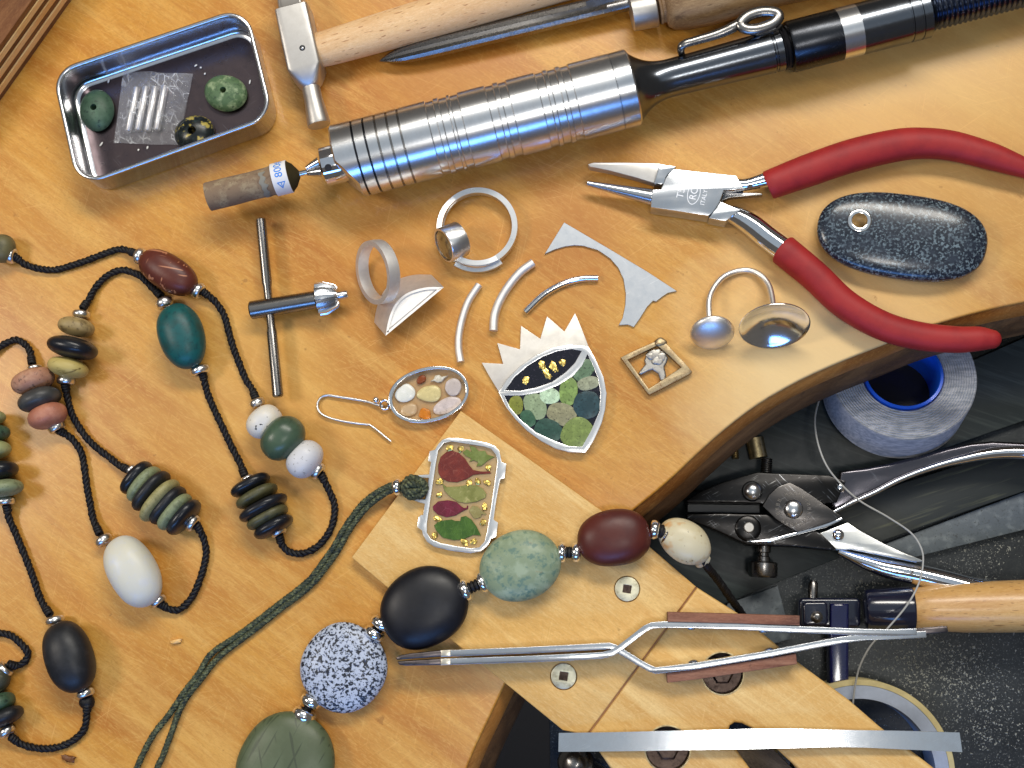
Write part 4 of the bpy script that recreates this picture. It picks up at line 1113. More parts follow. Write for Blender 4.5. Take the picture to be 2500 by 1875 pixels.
# ------------------------------------------------------------------ pliers with red grips
oz = (1580, 390); sz = 320/2212
pl = thing('red_pliers', 'round nose pliers with red vinyl handles lying on the bench', 'pliers', P(1900, 520, 0))
zb = 8.6
box = [(452, 150), (800, 190), (1150, 228), (1505, 265), (1540, 330), (1590, 430), (1640, 485), (1450, 505), (1290, 515), (1262, 610), (1222, 715), (1160, 815), (1108, 882), (1040, 945), (700, 896), (400, 850), (62, 800), (74, 650), (92, 500), (235, 498), (276, 400), (310, 310), (370, 225)]
obj('joint_plate', plate(flat(box, zb, oz, sz), (), .9, zb, .22, 2), STEEL_TOOL, pl, 30)
shd = [(215, 65), (330, 88), (492, 108), (440, 165), (360, 230), (308, 305), (280, 400), (235, 412), (170, 405), (120, 395), (148, 280), (180, 170)]
obj('jaw_shoulder', plate(flat(shd, zb-.5, oz, sz), (), 1.1, zb-.5, .2, 2), STEEL_TOOL, pl, 30)
ojw = (1200, 0)
fj = [(650, 1107), (690, 1096), (900, 1096), (1140, 1100), (1128, 1160), (1106, 1238), (980, 1200), (800, 1152), (662, 1124)]
def jz(x, y): return 0
obj('flat_jaw', plate(flat(fj, 6.4, ojw, s3), (), 2.6, 6.4, .3, 2), STEEL_MATT, pl, 30)
a, b = P(1432, 447, 4.6), P(1594, 482, 4.6); dd = unit(b-a); ln = np.linalg.norm(b-a)
obj('round_jaw', lathe(a, dd, [(0, .45), (.25, .75), (ln*.3, 1.25), (ln*.7, 2.0), (ln, 2.55)], 32), STEEL_TOOL, pl, 40)
obj('lower_shoulder', plate(flat([(1240, 702), (1400, 770), (1575, 842), (1500, 905), (1420, 960), (1330, 1036), (1180, 1012), (1040, 985), (1110, 885), (1170, 810), (1225, 720)], zb-.4, oz, sz), (), 1.2, zb-.4, .25, 2), STEEL_TOOL, pl, 30)
obj('side_spring', plate(flat([(1295, 545), (1450, 548), (1700, 552), (1940, 560), (1950, 600), (1700, 612), (1400, 640), (1270, 690), (1240, 700), (1270, 620)], 5.5, oz, sz), (), 3.0, 5.5, .3, 2), STEEL_DARK, pl, 40)
ua = path([(1440, 410), (1600, 425), (1760, 400), (1950, 350), (2140, 300)], 5.4, oz, sz)
obj('upper_arm', tube(catmull(ua, 6), [L(17), L(15.5), L(16), L(19), L(22)], 24, flatz=.95), CHROME, pl, 60)
la = path([(1300, 870), (1450, 925), (1620, 1010), (1800, 1130), (2000, 1290), (2200, 1440), (2330, 1530)], 4.9, oz, sz)
obj('lower_arm', tube(catmull(la, 6), [L(16), L(22), L(26), L(28), L(29), L(30), L(30)], 28, flatz=.92), CHROME, pl, 60)
def grip(nm, pts, rad, z):
    q = path(pts, z); c = catmull(q, 8); m = len(c)
    rs = list(np.interp(np.linspace(0, 1, m), np.linspace(0, 1, len(rad)), rad))
    g = G(); n = 32; T = [unit(c[min(i+1, m-1)]-c[max(i-1, 0)]) for i in range(m)]; V = []; F = []
    # open mouth with a rolled wall, closed rounded tail
    lines = [(c[0]+T[0]*5, rs[0]*.80), (c[0], rs[0]*.84), (c[0]-T[0]*.3, rs[0]*.93)]+[(c[i], rs[i]*(1 if i else .99)) for i in range(m)]
    e = c[-1]; te_ = T[-1]; r = rs[-1]
    lines += [(e+te_*r*.45, r*.90), (e+te_*r*.8, r*.62), (e+te_*r*.98, r*.25), (e+te_*r, .03)]
    for i, (p, r) in enumerate(lines):
        t = T[min(max(i-3, 0), m-1)]; u = unit(np.cross([0, 0, 1], t)); v = np.cross(t, u)
        for k in range(n):
            a = 2*math.pi*k/n
            w = p+u*r*math.cos(a)+v*r*.88*math.sin(a)
            if i <= 3: w = w+t*(-.9*math.sin(a)*1.0)*min(1, r/3)
            V.append(w)
    for i in range(len(lines)-1):
        for k in range(n): F.append((i*n+k, i*n+(k+1) % n, (i+1)*n+(k+1) % n, (i+1)*n+k))
    g.add(V, F); return obj(nm, g, VINYL, pl, 55)
grip('vinyl_grip', [(1877, 452), (1971, 417), (2080, 380), (2188, 355), (2261, 350), (2333, 358), (2423, 383), (2500, 410), (2540, 426)], [L(v, 5) for v in (37, 41, 42, 41, 39, 37.5, 34, 25, 20)], 5.0)
grip('vinyl_grip', [(1912, 610), (1989, 674), (2062, 742), (2152, 794), (2242, 820), (2333, 829), (2390, 827), (2420, 828)], [L(v, 5) for v in (39, 38, 37, 36, 35, 33, 30, 24)], 4.9)
def engrave(txt, size, x, y, ang, parent, z, mat):
    V, F = text_geo(txt, size); p = P(x, y, z); ca, sa = math.cos(ang), math.sin(ang)
    g = G(); g.add([(p[0]+vx*ca-vy*sa, p[1]+vx*sa+vy*ca, z+.015) for vx, vy, _ in V], F); return obj('engraving', g, mat, parent, 0)
ENG = plain('engraved_white', (.92, .94, .96, 1), .55, 0, 1, .4, 0, .05)
an = math.radians(76)
engrave('T58', 3.0, 1664, 466, an, pl, zb, ENG)
engrave('RC', 3.0, 1694, 473, an, pl, zb, ENG)
engrave('ITALY', 1.9, 1719, 482, an, pl, zb, ENG)
pc = P(1694, 472, zb)
def ovl(a, b): return [tuple(q) for q in ellipse(pc[0], pc[1], a, b, an, 40)]
obj('engraving', plate(ovl(3.6, 1.95), [ovl(3.38, 1.75)], zb, zb+.016, 0), ENG, pl, 0)

# ------------------------------------------------------------------ dark pebble with eyelet
ds = thing('drilled_pebble', 'smooth speckled dark grey oval pebble with a silver eyelet', 'pebble', P(2200, 576, 0))
SPK = stone('speckled_dark', srgb(28, 34, 44), ((1.2, srgb(112, 128, 136), .50, .60, 4), (.25, srgb(42, 50, 62), .45, .7, 3)), .26, .05, 1.2, .25)
pbc = P(2201, 577, 4.4)
so_ = obj('stone', blob(pbc, (L(204, 4.4), L(108, 4.4), 4.3), idir(.985, .16), 2.5, 72, 48, .03, 2, None, .03), SPK, ds, 60)
ey = P(2098, 540, 7.6); er_ = L(27, 8)
_w = Vector(pbc)*S*0+so_.location+ds.location
zt = max((v.co.z+_w.z)/S for v in so_.data.vertices if (Vector((v.co.x+_w.x, v.co.y+_w.y))-Vector((ey[0]*S, ey[1]*S))).length < er_*1.15*S)
cut(so_, [lathe([ey[0], ey[1], -1], (0, 0, 1), [(0, er_*.86), (12, er_*.86)], 32)])
so_.data.set_sharp_from_angle(angle=math.radians(70))
obj('eyelet', ring_lathe([ey[0], ey[1], 0], (0, 0, 1), [(.3, er_*.66), (.3, er_*.80), (zt-1.2, er_*.84), (zt-.6, er_*1.06), (zt+.05, er_*1.08), (zt+.32, er_*.90), (zt+.1, er_*.70)], 40), SILVER_BRIGHT, ds, 50)

# ------------------------------------------------------------------ long necklace of small stones on black cord
RB_ = stone('red_jasper', srgb(94, 44, 32), ((.15, srgb(78, 32, 28), .45, .7, 3), (.42, srgb(176, 118, 88), .665, .69, 1, (.10, 1.4, 1), -10), (.42, srgb(176, 118, 88), .675, .70, 1, (.10, 1.4, 1), 62)), .42)
TEAL = stone('teal_stone', srgb(16, 84, 84), ((.2, srgb(30, 66, 62), .45, .7, 4), (.9, srgb(10, 62, 66), .55, .7, 3)), .42)
BEIGE = stone('beige_stone', srgb(150, 130, 88), ((.5, srgb(98, 82, 54), .54, .64, 4), (.15, srgb(172, 152, 104), .4, .7, 3)), .5)
YELST = stone('yellow_stone', srgb(182, 164, 98), ((.5, srgb(110, 92, 44), .58, .66, 4, (.3, 1, 1), 10),), .5)
BLK = stone('black_stone', srgb(22, 24, 30), ((.2, srgb(32, 36, 42), .45, .7, 4),), .30, .08)
BLKM = stone('matt_black_stone', srgb(26, 28, 32), ((.3, srgb(38, 40, 44), .45, .7, 4),), .44, .12)
GREYS = stone('grey_stone', srgb(58, 58, 58), ((.3, srgb(72, 72, 70), .45, .7, 4),), .42, .1)
PINK = stone('pink_granite', srgb(166, 120, 96), ((.55, srgb(92, 66, 54), .54, .62, 5), (.35, srgb(182, 140, 114), .45, .65, 4)), .55, .25)
PINK2 = stone('rose_stone', srgb(164, 104, 82), ((.6, srgb(112, 70, 58), .57, .64, 4), (.3, srgb(182, 124, 100), .45, .65, 4)), .5, .2)
WSP = stone('white_speckled', srgb(212, 210, 204), ((.5, srgb(50, 58, 62), .655, .675, 2), (.15, srgb(222, 214, 196), .45, .65, 3)), .42)
WHT = stone('white_stone', srgb(206, 206, 196), ((.05, srgb(210, 206, 186), .45, .75, 2), (.3, srgb(200, 203, 206), .5, .8, 3)), .45, .06, .8, .05, .25)
WHT2 = stone('white_stone_faint', srgb(206, 206, 208), ((.8, srgb(160, 160, 158), .64, .70, 2),), .42)
GRN = stone('moss_green_stone', srgb(70, 90, 70), ((.2, srgb(56, 74, 60), .45, .7, 4), ('v', .09, srgb(30, 40, 34), .02, 0, (1, .6, 1))), .32)
SAGE = stone('sage_disc', srgb(128, 138, 104), ((.5, srgb(104, 112, 84), .5, .65, 4), (1.6, srgb(90, 98, 74), .6, .7, 3)), .5)
SAGE2 = stone('straw_disc', srgb(152, 146, 100), ((.5, srgb(128, 124, 82), .5, .65, 4), (1.6, srgb(110, 104, 70), .6, .7, 3)), .5)
OLIVE = stone('olive_disc', srgb(82, 80, 52), ((.4, srgb(60, 60, 44), .5, .65, 4),), .45)
PALE = stone('pale_green', srgb(158, 162, 112), ((.4, srgb(132, 138, 92), .5, .65, 4),), .5)
OLV2 = stone('olive_bead', srgb(104, 98, 66), ((.3, srgb(76, 74, 52), .5, .65, 4),), .5)
MOT = stone('dark_mottled', srgb(60, 62, 50), ((.6, srgb(104, 104, 82), .55, .66, 4),), .5)

nk = thing('bead_necklace', 'long black cord necklace of small mixed stone beads looping on the left', 'necklace', P(350, 1150, 0))
def bead(x, y, a, b, dr, mat, lab=None, par=None, e=2.25, hgt=.92, egg=0.0, seed=0, zoff=0.0, name='stone_bead'):
    z = L(b)*hgt+zoff; s = random.random()*9
    return obj(name, blob(P(x, y, z), (L(a, z), L(b, z), L(b, z)*hgt), idir(*dr), e, 32, 20, .035, s, None, egg), mat, par or nk, 70, label=lab)
def disc(x, y, across, th, dr, mat, lab=None):
    r = L(across/2); z = r*.98; s = random.random()*9
    return obj('disc_bead', blob(P(x, y, z*.75), (L(th*.58), r, r*.94), idir(*dr), 2.45, 36, 14, .02, s), mat, nk, 70, label=lab)
def cord(pts, par=None, r=8.8, zs=None, k0=True, k1=True, pitch=4.4):
    par = par or nk; n = len(pts); R = L(r)
    z = zs or [R*2.6]+[R*1.6]+[R*1.1]*(n-4)+[R*1.6, R*2.6] if n >= 5 else [R*1.5]*n
    q = path(pts, z); g = G(); rope(q, R, pitch, 3, g)
    for on_, i, j in ((k0, 0, 1), (k1, -1, -2)):
        if on_:
            d = unit(q[j]-q[i]); c = q[i]+d*R*.6
            for w in (-.7, .1, .9):
                _, u, v = frame(d)
                lp = [c+d*R*(w+.25*math.sin(a))+(u*math.cos(a)+v*math.sin(a))*R*.78 for a in np.linspace(0, 2*math.pi, 14)]
                tube(lp, R*.50, 6, g)
    return obj('cord', g, CORDK, par, 60)
def sp(x, y, dr, r=19, th=19, z=None, par=None, m=SILVER):
    return spacer(x, y, z if z is not None else L(r)*1.35, dr, L(r*1.14), L(th*1.12), par or nk, m)
bead(6, 607, 32, 37, (1, .2), OLV2, 'olive bead cut off by the left edge of the photo'); sp(28, 624, (1, .15))
cord([(36, 627), (61, 645), (94, 656), (134, 659), (174, 648), (217, 634), (260, 618), (289, 609), (307, 610), (331, 619)])
sp(341, 625, (1, .45)); bead(411, 665, 84, 46, (.85, .52), RB_, 'red-brown oval bead with pale scratches'); sp(484, 710, (.85, .6))
cord([(496, 712), (524, 735), (546, 768), (559, 811), (571, 851), (586, 891), (600, 927), (615, 949), (624, 972)])
sp(628, 984, (.4, .9), 17, 18)
bead(645, 1030, 37, 47, (.62, .78), WSP, 'white bead with dark specks'); bead(691, 1070, 47, 60, (.72, .70), GRN, 'large moss green bead between two white beads', zoff=.4); bead(744, 1121, 39, 50, (.80, .60), WHT2, 'white bead with faint grey specks')
sp(775, 1150, (.8, .6), 20, 20)
cord([(785, 1160), (798, 1186), (812, 1218), (817, 1243), (812, 1280), (798, 1309), (776, 1334), (747, 1349), (722, 1351), (700, 1343), (686, 1325), (682, 1309)])
sp(680, 1298, (.5, .87), 18, 16)
for x, y, w, m in ((611, 1184, 102, BLK), (627, 1211, 108, OLIVE), (643, 1240, 126, BLK), (653, 1263, 108, OLIVE), (668, 1286, 102, BLK)): disc(x, y, w, 30, (.48, .88), m)
sp(605, 1169, (.4, .9), 15, 14)
cord([(494, 911), (499, 929), (506, 958), (517, 987), (532, 1019), (550, 1056), (568, 1095), (586, 1131), (597, 1160)])
sp(488, 905, (.35, .94), 22, 18)
bead(444, 822, 86, 57, (.33, .94), TEAL, 'teal green egg-shaped bead', egg=-.06); sp(402, 740, (.35, .94), 20, 22)
cord([(391, 721), (369, 699), (344, 674), (318, 663), (297, 659), (271, 668), (250, 684), (231, 706), (217, 731), (203, 751)])
sp(198, 767, (-.1, 1), 20, 16)
bead(186, 798, 24, 46, (-.2, .98), BEIGE, 'mottled beige bead on top of the black one'); bead(177, 849, 27, 63, (-.2, .98), BLK, 'black lens bead between two beige beads'); bead(166, 897, 25, 51, (-.2, .98), YELST, 'streaked yellow bead below the black one')
sp(161, 929, (-.05, 1), 20, 18)
cord([(159, 940), (165, 972), (174, 1008), (192, 1041), (213, 1070), (239, 1095), (268, 1117), (289, 1135), (313, 1147)])
sp(321, 1147, (.77, .63), 14, 12)
for x, y, w, m in ((333, 1166, 98, BLK), (352, 1182, 106, SAGE), (369, 1199, 120, BLKM), (390, 1222, 126, SAGE2), (410, 1234, 114, BLKM), (427, 1250, 108, SAGE), (449, 1263, 106, BLK)): disc(x, y, w, 32, (.77, .63), m)
sp(470, 1277, (.77, .55), 20, 18)
cord([(481, 1283), (495, 1309), (503, 1345), (497, 1385), (485, 1424), (467, 1461), (438, 1488), (412, 1486), (391, 1475)])
sp(386, 1468, (.6, .8), 19, 16); bead(324, 1395, 93, 60, (.52, .86), WHT, 'large milky white oval bead'); sp(253, 1319, (.6, .75), 20, 18)
cord([(145, 1052), (159, 1059), (177, 1073), (197, 1102), (206, 1142), (213, 1189), (221, 1233), (228, 1269), (242, 1301)])
sp(138, 1043, (.5, .8), 19, 20)
bead(80, 930, 30, 54, (.35, .94), PINK, 'speckled pink granite bead'); bead(96, 975, 27, 54, (.35, .94), GREYS, 'dark grey lens bead between two pink beads'); bead(116, 1015, 31, 49, (.35, .94), PINK2, 'rose brown bead below the grey one')
sp(85, 898, (.1, 1), 16, 12)
cord([(78, 886), (74, 858), (61, 840), (40, 829), (18, 836), (-8, 852), (-50, 885)], k1=False)
for x, y, w, t, m in ((-36, 1023, 100, 40, PALE), (-28, 1061, 104, 46, ST_G1), (-24, 1100, 102, 48, PALE), (-8, 1150, 104, 48, BLK), (4, 1193, 104, 44, SAGE)):
    bead(x, y, t/2, w/2, (.18, .98), m)
sp(14, 1224, (.1, 1), 20, 16)
cord([(16, 1236), (22, 1265), (36, 1298), (54, 1341), (69, 1377), (83, 1414), (94, 1450), (105, 1475), (120, 1498)])
sp(134, 1514, (.25, .97), 21, 17); bead(168, 1604, 90, 58, (.36, .93), BLKM, 'matt black oval bead'); sp(208, 1693, (.4, .92), 20, 17)
obj('knot', blob(P(213, 1714, 2.0), (L(19), L(18), L(17)), None, 2, 20, 14, .12, 4), CORDK, nk, 60)
cord([(213, 1722), (212, 1745), (206, 1778), (184, 1803), (152, 1821), (116, 1828), (80, 1825), (47, 1814), (28, 1800)])
sp(16, 1786, (.6, .75), 19, 17)
disc(10, 1752, 94, 34, (.45, .89), BLKM); disc(-12, 1722, 96, 40, (.45, .89), ST_G1)
cord([(-40, 1545), (-10, 1545), (22, 1550), (47, 1568), (68, 1593), (61, 1615), (40, 1626), (24, 1622)], k0=False)
sp(13, 1633, (-.7, .7), 19, 15); bead(-12, 1660, 36, 34, (-.7, .7), MOT)

# ------------------------------------------------------------------ second necklace of big stones
n2 = thing('stone_necklace', 'necklace of large smooth flat stones with paired silver spacers crossing the pale board', 'necklace', P(1060, 1560, 0))
JADE = stone('jade_stone', srgb(130, 146, 118), ((.22, srgb(150, 166, 140), .45, .62, 5), (.5, srgb(96, 124, 110), .52, .64, 5), (.18, srgb(150, 122, 76), .62, .74, 4)), .42)
SNOW = stone('speckled_blue_white', srgb(180, 190, 208), ((1.0, srgb(26, 32, 42), .50, .55, 7), (1.6, srgb(60, 74, 110), .58, .66, 3)), .4)
GRN2 = stone('olive_green_stone', srgb(82, 92, 66), ((.12, srgb(92, 102, 76), .45, .65, 4), (.5, srgb(66, 75, 54), .63, .68, 1, (.045, 1.6, 1), 62), (.5, srgb(68, 76, 56), .64, .69, 1, (.045, 1.6, 1), 104)), .42)
REDB = stone('red_brown_stone', srgb(84, 34, 26), ((.12, srgb(74, 28, 24), .45, .65, 4),), .42)
CRM = stone('cream_stone', srgb(206, 196, 164), ((.22, srgb(176, 150, 96), .55, .7, 4), (.6, srgb(70, 52, 26), .66, .70, 4), (.10, srgb(196, 130, 44), .60, .72, 3)), .4, .08, 1, .05, .15)
def big(x, y, a, b, dr, m, lab, zb_, h, e=2.15, seed=1):
    z = zb_+h; return obj('stone_bead', blob(P(x, y, z), (L(a, z), L(b, z), h), idir(*dr), e, 44, 26, .05, seed), m, n2, 70, label=lab)
big(696, 1868, 124, 118, (.45, -.9), GRN2, 'large olive green stone cut off at the bottom edge', 0.05, 5.0, 2.2, 2)
big(838, 1631, 106, 103, (.6, -.8), SNOW, 'white stone with dense blue-black speckles', 0.05, 4.4, 2.15, 5)
big(1035, 1483, 110, 95, (.86, -.5), BLKM if False else stone('big_black', srgb(14, 15, 22), ((.2, srgb(20, 22, 30), .45, .7, 3),), .42, .05), 'large matt black stone', 2.0, 5.2, 2.15, 3)
big(1271, 1381, 100, 84, (.93, -.36), JADE, 'mottled jade green stone', ZP+.05, 5.2, 2.1, 7)
big(1501, 1313, 89, 68, (.98, -.15), REDB, 'glossy red-brown stone', ZP+.05, 5.4, 2.3, 4)
big(1672, 1322, 68, 50, (.82, .57), CRM, 'cream and amber stone at the right end', 1.0, 5.4, 2.1, 8)
def sp2(x, y, z, dr, r=26, th=25): return spacer(x, y, z, dr, L(r*1.1, z), L(th, z), n2, SILVER_BRIGHT, 36)
sp2(742, 1746, 4.2, (.43, -.9), 27, 30); sp2(760, 1712, 4.2, (.43, -.9), 25, 26)
sp2(914, 1547, 4.6, (.55, -.83), 25, 24); sp2(931, 1523, 4.9, (.55, -.83), 26, 24)
sp2(1136, 1441, 7.5, (.9, -.42), 25, 22); sp2(1178, 1422, 8.2, (.9, -.42), 24, 20)
sp2(1372, 1349, 8.6, (1, .02), 23, 20); sp2(1407, 1349, 8.6, (1, .05), 22, 21)
sp2(1598, 1293, 8.4, (1, .15), 22, 22); sp2(1628, 1306, 7.6, (.85, .5), 22, 10)
def link_(pts, r=13):
    g = G(); q = catmull([P(*p) for p in pts], 6); tube(q, L(r)*.75, 10, g)
    d = unit(q[-1]-q[0]); m = len(q)
    for k in range(2, m-1, 2):
        _, u, v = frame(d); tube([q[k]+(u*math.cos(a)+v*math.sin(a))*L(r)*.8 for a in np.linspace(0, 2*math.pi, 14)], L(r)*.36, 6, g)
    return obj('cord', g, CORDK, n2, 60)
link_([(742, 1746, 4.2), (760, 1712, 4.2)]); link_([(914, 1547, 4.6), (931, 1523, 4.9)]); link_([(1130, 1444, 7.4), (1155, 1432, 7.8), (1184, 1419, 8.2)])
link_([(1368, 1349, 8.6), (1390, 1349, 8.6), (1412, 1349, 8.6)]); link_([(1592, 1292, 8.4), (1614, 1297, 8.0), (1632, 1308, 7.6)], 15)
obj('end_bead', blob(P(1716, 1371, 4.0), (L(20), L(12), 1.5), idir(.8, -.5), 2, 18, 12, .1, 3), CRM, n2, 60)
q = [P(1712, 1366, 4.6), P(1723, 1379, 3.5), P(1748, 1411, -3), P(1777, 1451, -10), P(1806, 1491, -18), P(1822, 1520, -24)]
obj('cord', rope(q, L(9.5), 3.2, 3), CORDK, n2, 60)

# ------------------------------------------------------------------ cross-lock tweezers
tw = thing('cross_lock_tweezers', 'steel cross-lock tweezers with brown fibre grips on the pale board', 'tweezers', P(1500, 1590, ZP))
za, zb2 = 5.0, 11.5
zt_ = zb2
def px2(pts): return [P(x, y, zt_)[:2] for x, y in pts]
lowL = [(1076, 1616), (1200, 1612), (1300, 1609), (1400, 1604), (1470, 1600), (1495, 1594), (1515, 1581), (1548, 1556), (1576, 1534), (1592, 1527), (1620, 1525), (1706, 1526), (1790, 1529), (1881, 1534), (2000, 1539), (2116, 1544), (2180, 1545), (2238, 1543)]
upL = [(1076, 1596), (1200, 1591), (1300, 1587), (1400, 1582), (1470, 1578), (1488, 1577), (1500, 1581), (1530, 1599), (1562, 1619), (1588, 1633), (1601, 1637), (1625, 1635), (1700, 1626), (1815, 1607), (1881, 1596), (2000, 1573), (2060, 1562), (2116, 1555), (2180, 1553), (2262, 1549)]
tk = L(15, zt_)
obj('arm', ribbon(px2(lowL), tk, za, zb2, .07), STEEL_TOOL, tw, 30)
obj('arm', ribbon(px2(upL), tk, za+.3, zb2-.3, .07), STEEL_TOOL, tw, 30)
TIPD = metal('heat_darkened_steel', (.14, .12, .12, 1), .35, .1, scr=.05, bump=.2, dark=(.05, .045, .05, 1))
STRAW = metal('straw_steel', (.80, .74, .62, 1), .34, .08, scr=.05)
obj('jaw_tip', plate(px2([(1077, 1588), (1077, 1603), (984, 1610), (968, 1612), (966, 1606), (976, 1600), (1000, 1596)]), (), za+1.5, zb2-.9, .4, 2), TIPD, tw, 30)
obj('jaw_tip', plate(px2([(1077, 1609), (1077, 1624), (990, 1626), (974, 1624), (968, 1616), (984, 1614)]), (), za+1.5, zb2-.9, .4, 2), TIPD, tw, 30)
obj('tempered_band', plate(px2([(1100, 1586.5), (1100, 1602.5), (1076, 1603.4), (1076, 1588)]), (), za+.2, zb2-.2, .2, 2), STRAW, tw, 30)
obj('tempered_band', plate(px2([(1100, 1607.5), (1100, 1623), (1076, 1624.4), (1076, 1608.5)]), (), za+.2, zb2+.1, .2, 2), STRAW, tw, 30)
obj('rear_tip', plate(px2([(2236, 1536), (2290, 1531), (2314, 1529), (2317, 1543), (2290, 1546), (2236, 1551)]), (), za+.5, zb2-.5, .3, 2), TIPD, tw, 30)
obj('fibre_grip', plate(px2([(1630, 1494), (1720, 1496), (1952, 1503), (1952, 1527), (1800, 1522), (1630, 1518)]), (), za-.6, zb2+.6, .3, 2), W_FIBRE, tw, 40)
obj('fibre_grip', plate(px2([(1628, 1643), (1720, 1632), (1850, 1612), (1945, 1596), (1948, 1622), (1800, 1645), (1700, 1660), (1630, 1668)]), (), za-.8, zb2-1.4, .3, 2), W_FIBRE, tw, 40)
for x, y, dx, dy in ((1692, 1617, -.13, -1), (1876, 1588, -.17, -1), (1686, 1534, 0, 1), (1862, 1541, 0, 1)):
    c = P(x, y, 9.0); d = idir(dx, dy)
    obj('rivet', lathe(c-d*.2, d, [(0, 1.7), (.5, 1.5), (.9, .8), (1.0, .05)], 24), STEEL_TOOL, tw, 50)

# ------------------------------------------------------------------ flat silver strip
st = [(1364, 1790), (1500, 1787), (1640, 1783), (1779, 1780), (1881, 1778), (1980, 1779), (2062, 1781), (2200, 1784), (2344, 1789), (2348, 1812), (2351, 1837), (2200, 1829), (2062, 1823), (1920, 1825), (1779, 1828), (1640, 1831), (1500, 1834), (1363, 1836), (1364, 1812)]
sb = P(1364, 1812, 6)[0]; sE = P(2350, 1812, 6)[0]
def bend(x, y):
    t = (x-sb)/(sE-sb); return 4.2*4*t*(1-t)-.9
def strip():
    n = 60; tp = []; bt = []
    for k in range(n+1):
        t = k/n
        def at(a, b): pass
    top = catmull([(x, y, 0) for x, y in st[:9]], 6); bot = catmull([(x, y, 0) for x, y in [(1363, 1836), (1500, 1834), (1640, 1831), (1779, 1828), (1920, 1825), (2062, 1823), (2200, 1829), (2351, 1837)]], 6)
    top, _ = resample(top, 20); bot, _ = resample(bot, 20)
    m = min(len(top), len(bot)); V = []; F = []
    ti = np.linspace(0, len(top)-1, m).astype(int); bi = np.linspace(0, len(bot)-1, m).astype(int)
    for i in range(m):
        for q, dz in ((top[ti[i]], .0), (bot[bi[i]], .0)):
            p = P(q[0], q[1], 6.0); z = 5.1+bend(p[0], p[1])*.55
            V.append((p[0], p[1], z)); V.append((p[0], p[1], z+.7))
    for i in range(m-1):
        a = i*4; b = a+4
        F += [(a+1, a+3, b+3, b+1), (a, b, b+2, a+2), (a, a+1, b+1, b), (a+2, b+2, b+3, a+3)]
    F += [(0, 2, 3, 1), (m*4-4, m*4-3, m*4-1, m*4-2)]
    return G().add(V, F)
single('silver_strip', strip(), metal('strip_silver', (.74, .76, .79, 1), .17, .05, scr=.35, bump=.10), 'long flat silver metal strip across the lower board', 'metal strip', None, 25)

# ------------------------------------------------------------------ things in the drawer
PLT = stone('steel_plate_teal', srgb(40, 48, 50), ((.5, srgb(60, 68, 68), .5, .7, 4, (.1, 1.5, 1), -20),), .45, .1)
PLG = stone('steel_plate_grey', srgb(80, 88, 94), ((.3, srgb(112, 120, 124), .5, .7, 4), (1.2, srgb(60, 66, 70), .55, .7, 3)), .5, .1)
PLD = stone('dark_bar', srgb(40, 44, 42), ((.5, srgb(76, 78, 62), .55, .72, 4, (.08, 1.5, 1), 18),), .45, .1)
zf_ = ZD+.2
single('metal_plate', plate(flat([(1560, 1190), (1760, 1120), (1990, 1270), (2048, 1362), (1900, 1420), (1776, 1470), (1600, 1560), (1480, 1400)], zf_), (), zf_, zf_+1.6, .2), PLT, 'dark teal-grey steel plate beneath the plier jaws in the drawer', 'metal plate', None, 30)
single('metal_plate', plate(flat([(1590, 1110), (1900, 1000), (2320, 905), (2560, 800), (2580, 1000), (2400, 1062), (2150, 1150), (1900, 1180), (1700, 1200)], zf_), (), zf_+1.7, zf_+3.2, .2), PLT, 'dark steel plate under the thread spool in the drawer', 'metal plate', None, 30)
single('metal_plate', plate(flat([(1776, 1474), (1898, 1430), (1916, 1500), (1930, 1560), (1700, 1620)], zf_), (), zf_, zf_+1.2, .2), PLG, 'bluish grey steel offcut beside the saw frame in the drawer', 'metal plate', None, 30)
single('metal_bar', plate(flat([(2000, 1262), (2200, 1180), (2540, 1075), (2540, 1185), (2300, 1268), (2100, 1340)], zf_+4), (), zf_+3.3, zf_+5.4, .3), PLD, 'dark grained bar between the plier handles in the drawer', 'bar', None, 30)
single('steel_ruler', plate(flat([(2100, 1352), (2163, 1327), (2540, 1186), (2560, 1278), (2225, 1362), (2140, 1390)], zf_+2), (), zf_+1.8, zf_+3.0, .2), PLG, 'light grey steel strip below the plier handles in the drawer', 'metal strip', None, 30)

# parallel pliers
pp_ = thing('parallel_pliers', 'black and chrome parallel-jaw pliers lying open in the drawer', 'pliers', P(2000, 1250, ZD))
o6 = (1600, 1100); s6 = 500/2212
zp0, zp1 = ZD+7, ZD+17
def pz(pts, z, o=o6, s=s6): return flat(pts, z, o, s)
JM = metal('blued_steel', (.030, .029, .029, 1), .30, .08, scr=.3, bump=.12)
obj('jaw', plate(pz([(335, 530), (480, 440), (700, 350), (1000, 262), (1110, 235), (1250, 245), (1870, 268), (2060, 330), (1960, 560), (1700, 590), (1450, 590), (1160, 580), (1120, 570), (700, 560), (345, 560)], zp1), (), zp0, zp1, .4, 2), JM, pp_, 30)
obj('jaw', plate(pz([(335, 690), (700, 680), (1120, 690), (1200, 690), (1500, 760), (1800, 900), (1960, 1062), (1900, 1075), (1500, 1035), (1000, 1020), (860, 960), (600, 840), (340, 745)], zp1), (), zp0, zp1, .5, 2), JM, pp_, 30)
obj('jaw_gap_block', plate(pz([(345, 575), (1130, 585), (1130, 680), (345, 668)], zp0+3), (), zp0, zp0+3, .2, 1), BLACK_RUB, pp_, 30)
leaf = [(1160, 600), (1230, 480), (1330, 390), (1450, 345), (1560, 400), (1700, 490), (1850, 600), (2015, 715), (1900, 770), (1720, 830), (1540, 880), (1420, 820), (1300, 740), (1220, 660)]
obj('pivot_plate', plate(pz(leaf, zp1+1.5), (), zp1, zp1+1.5, .25, 2), metal('blued_plate', (.085, .08, .078, 1), .30, .08, scr=.35, bump=.15), pp_, 30)
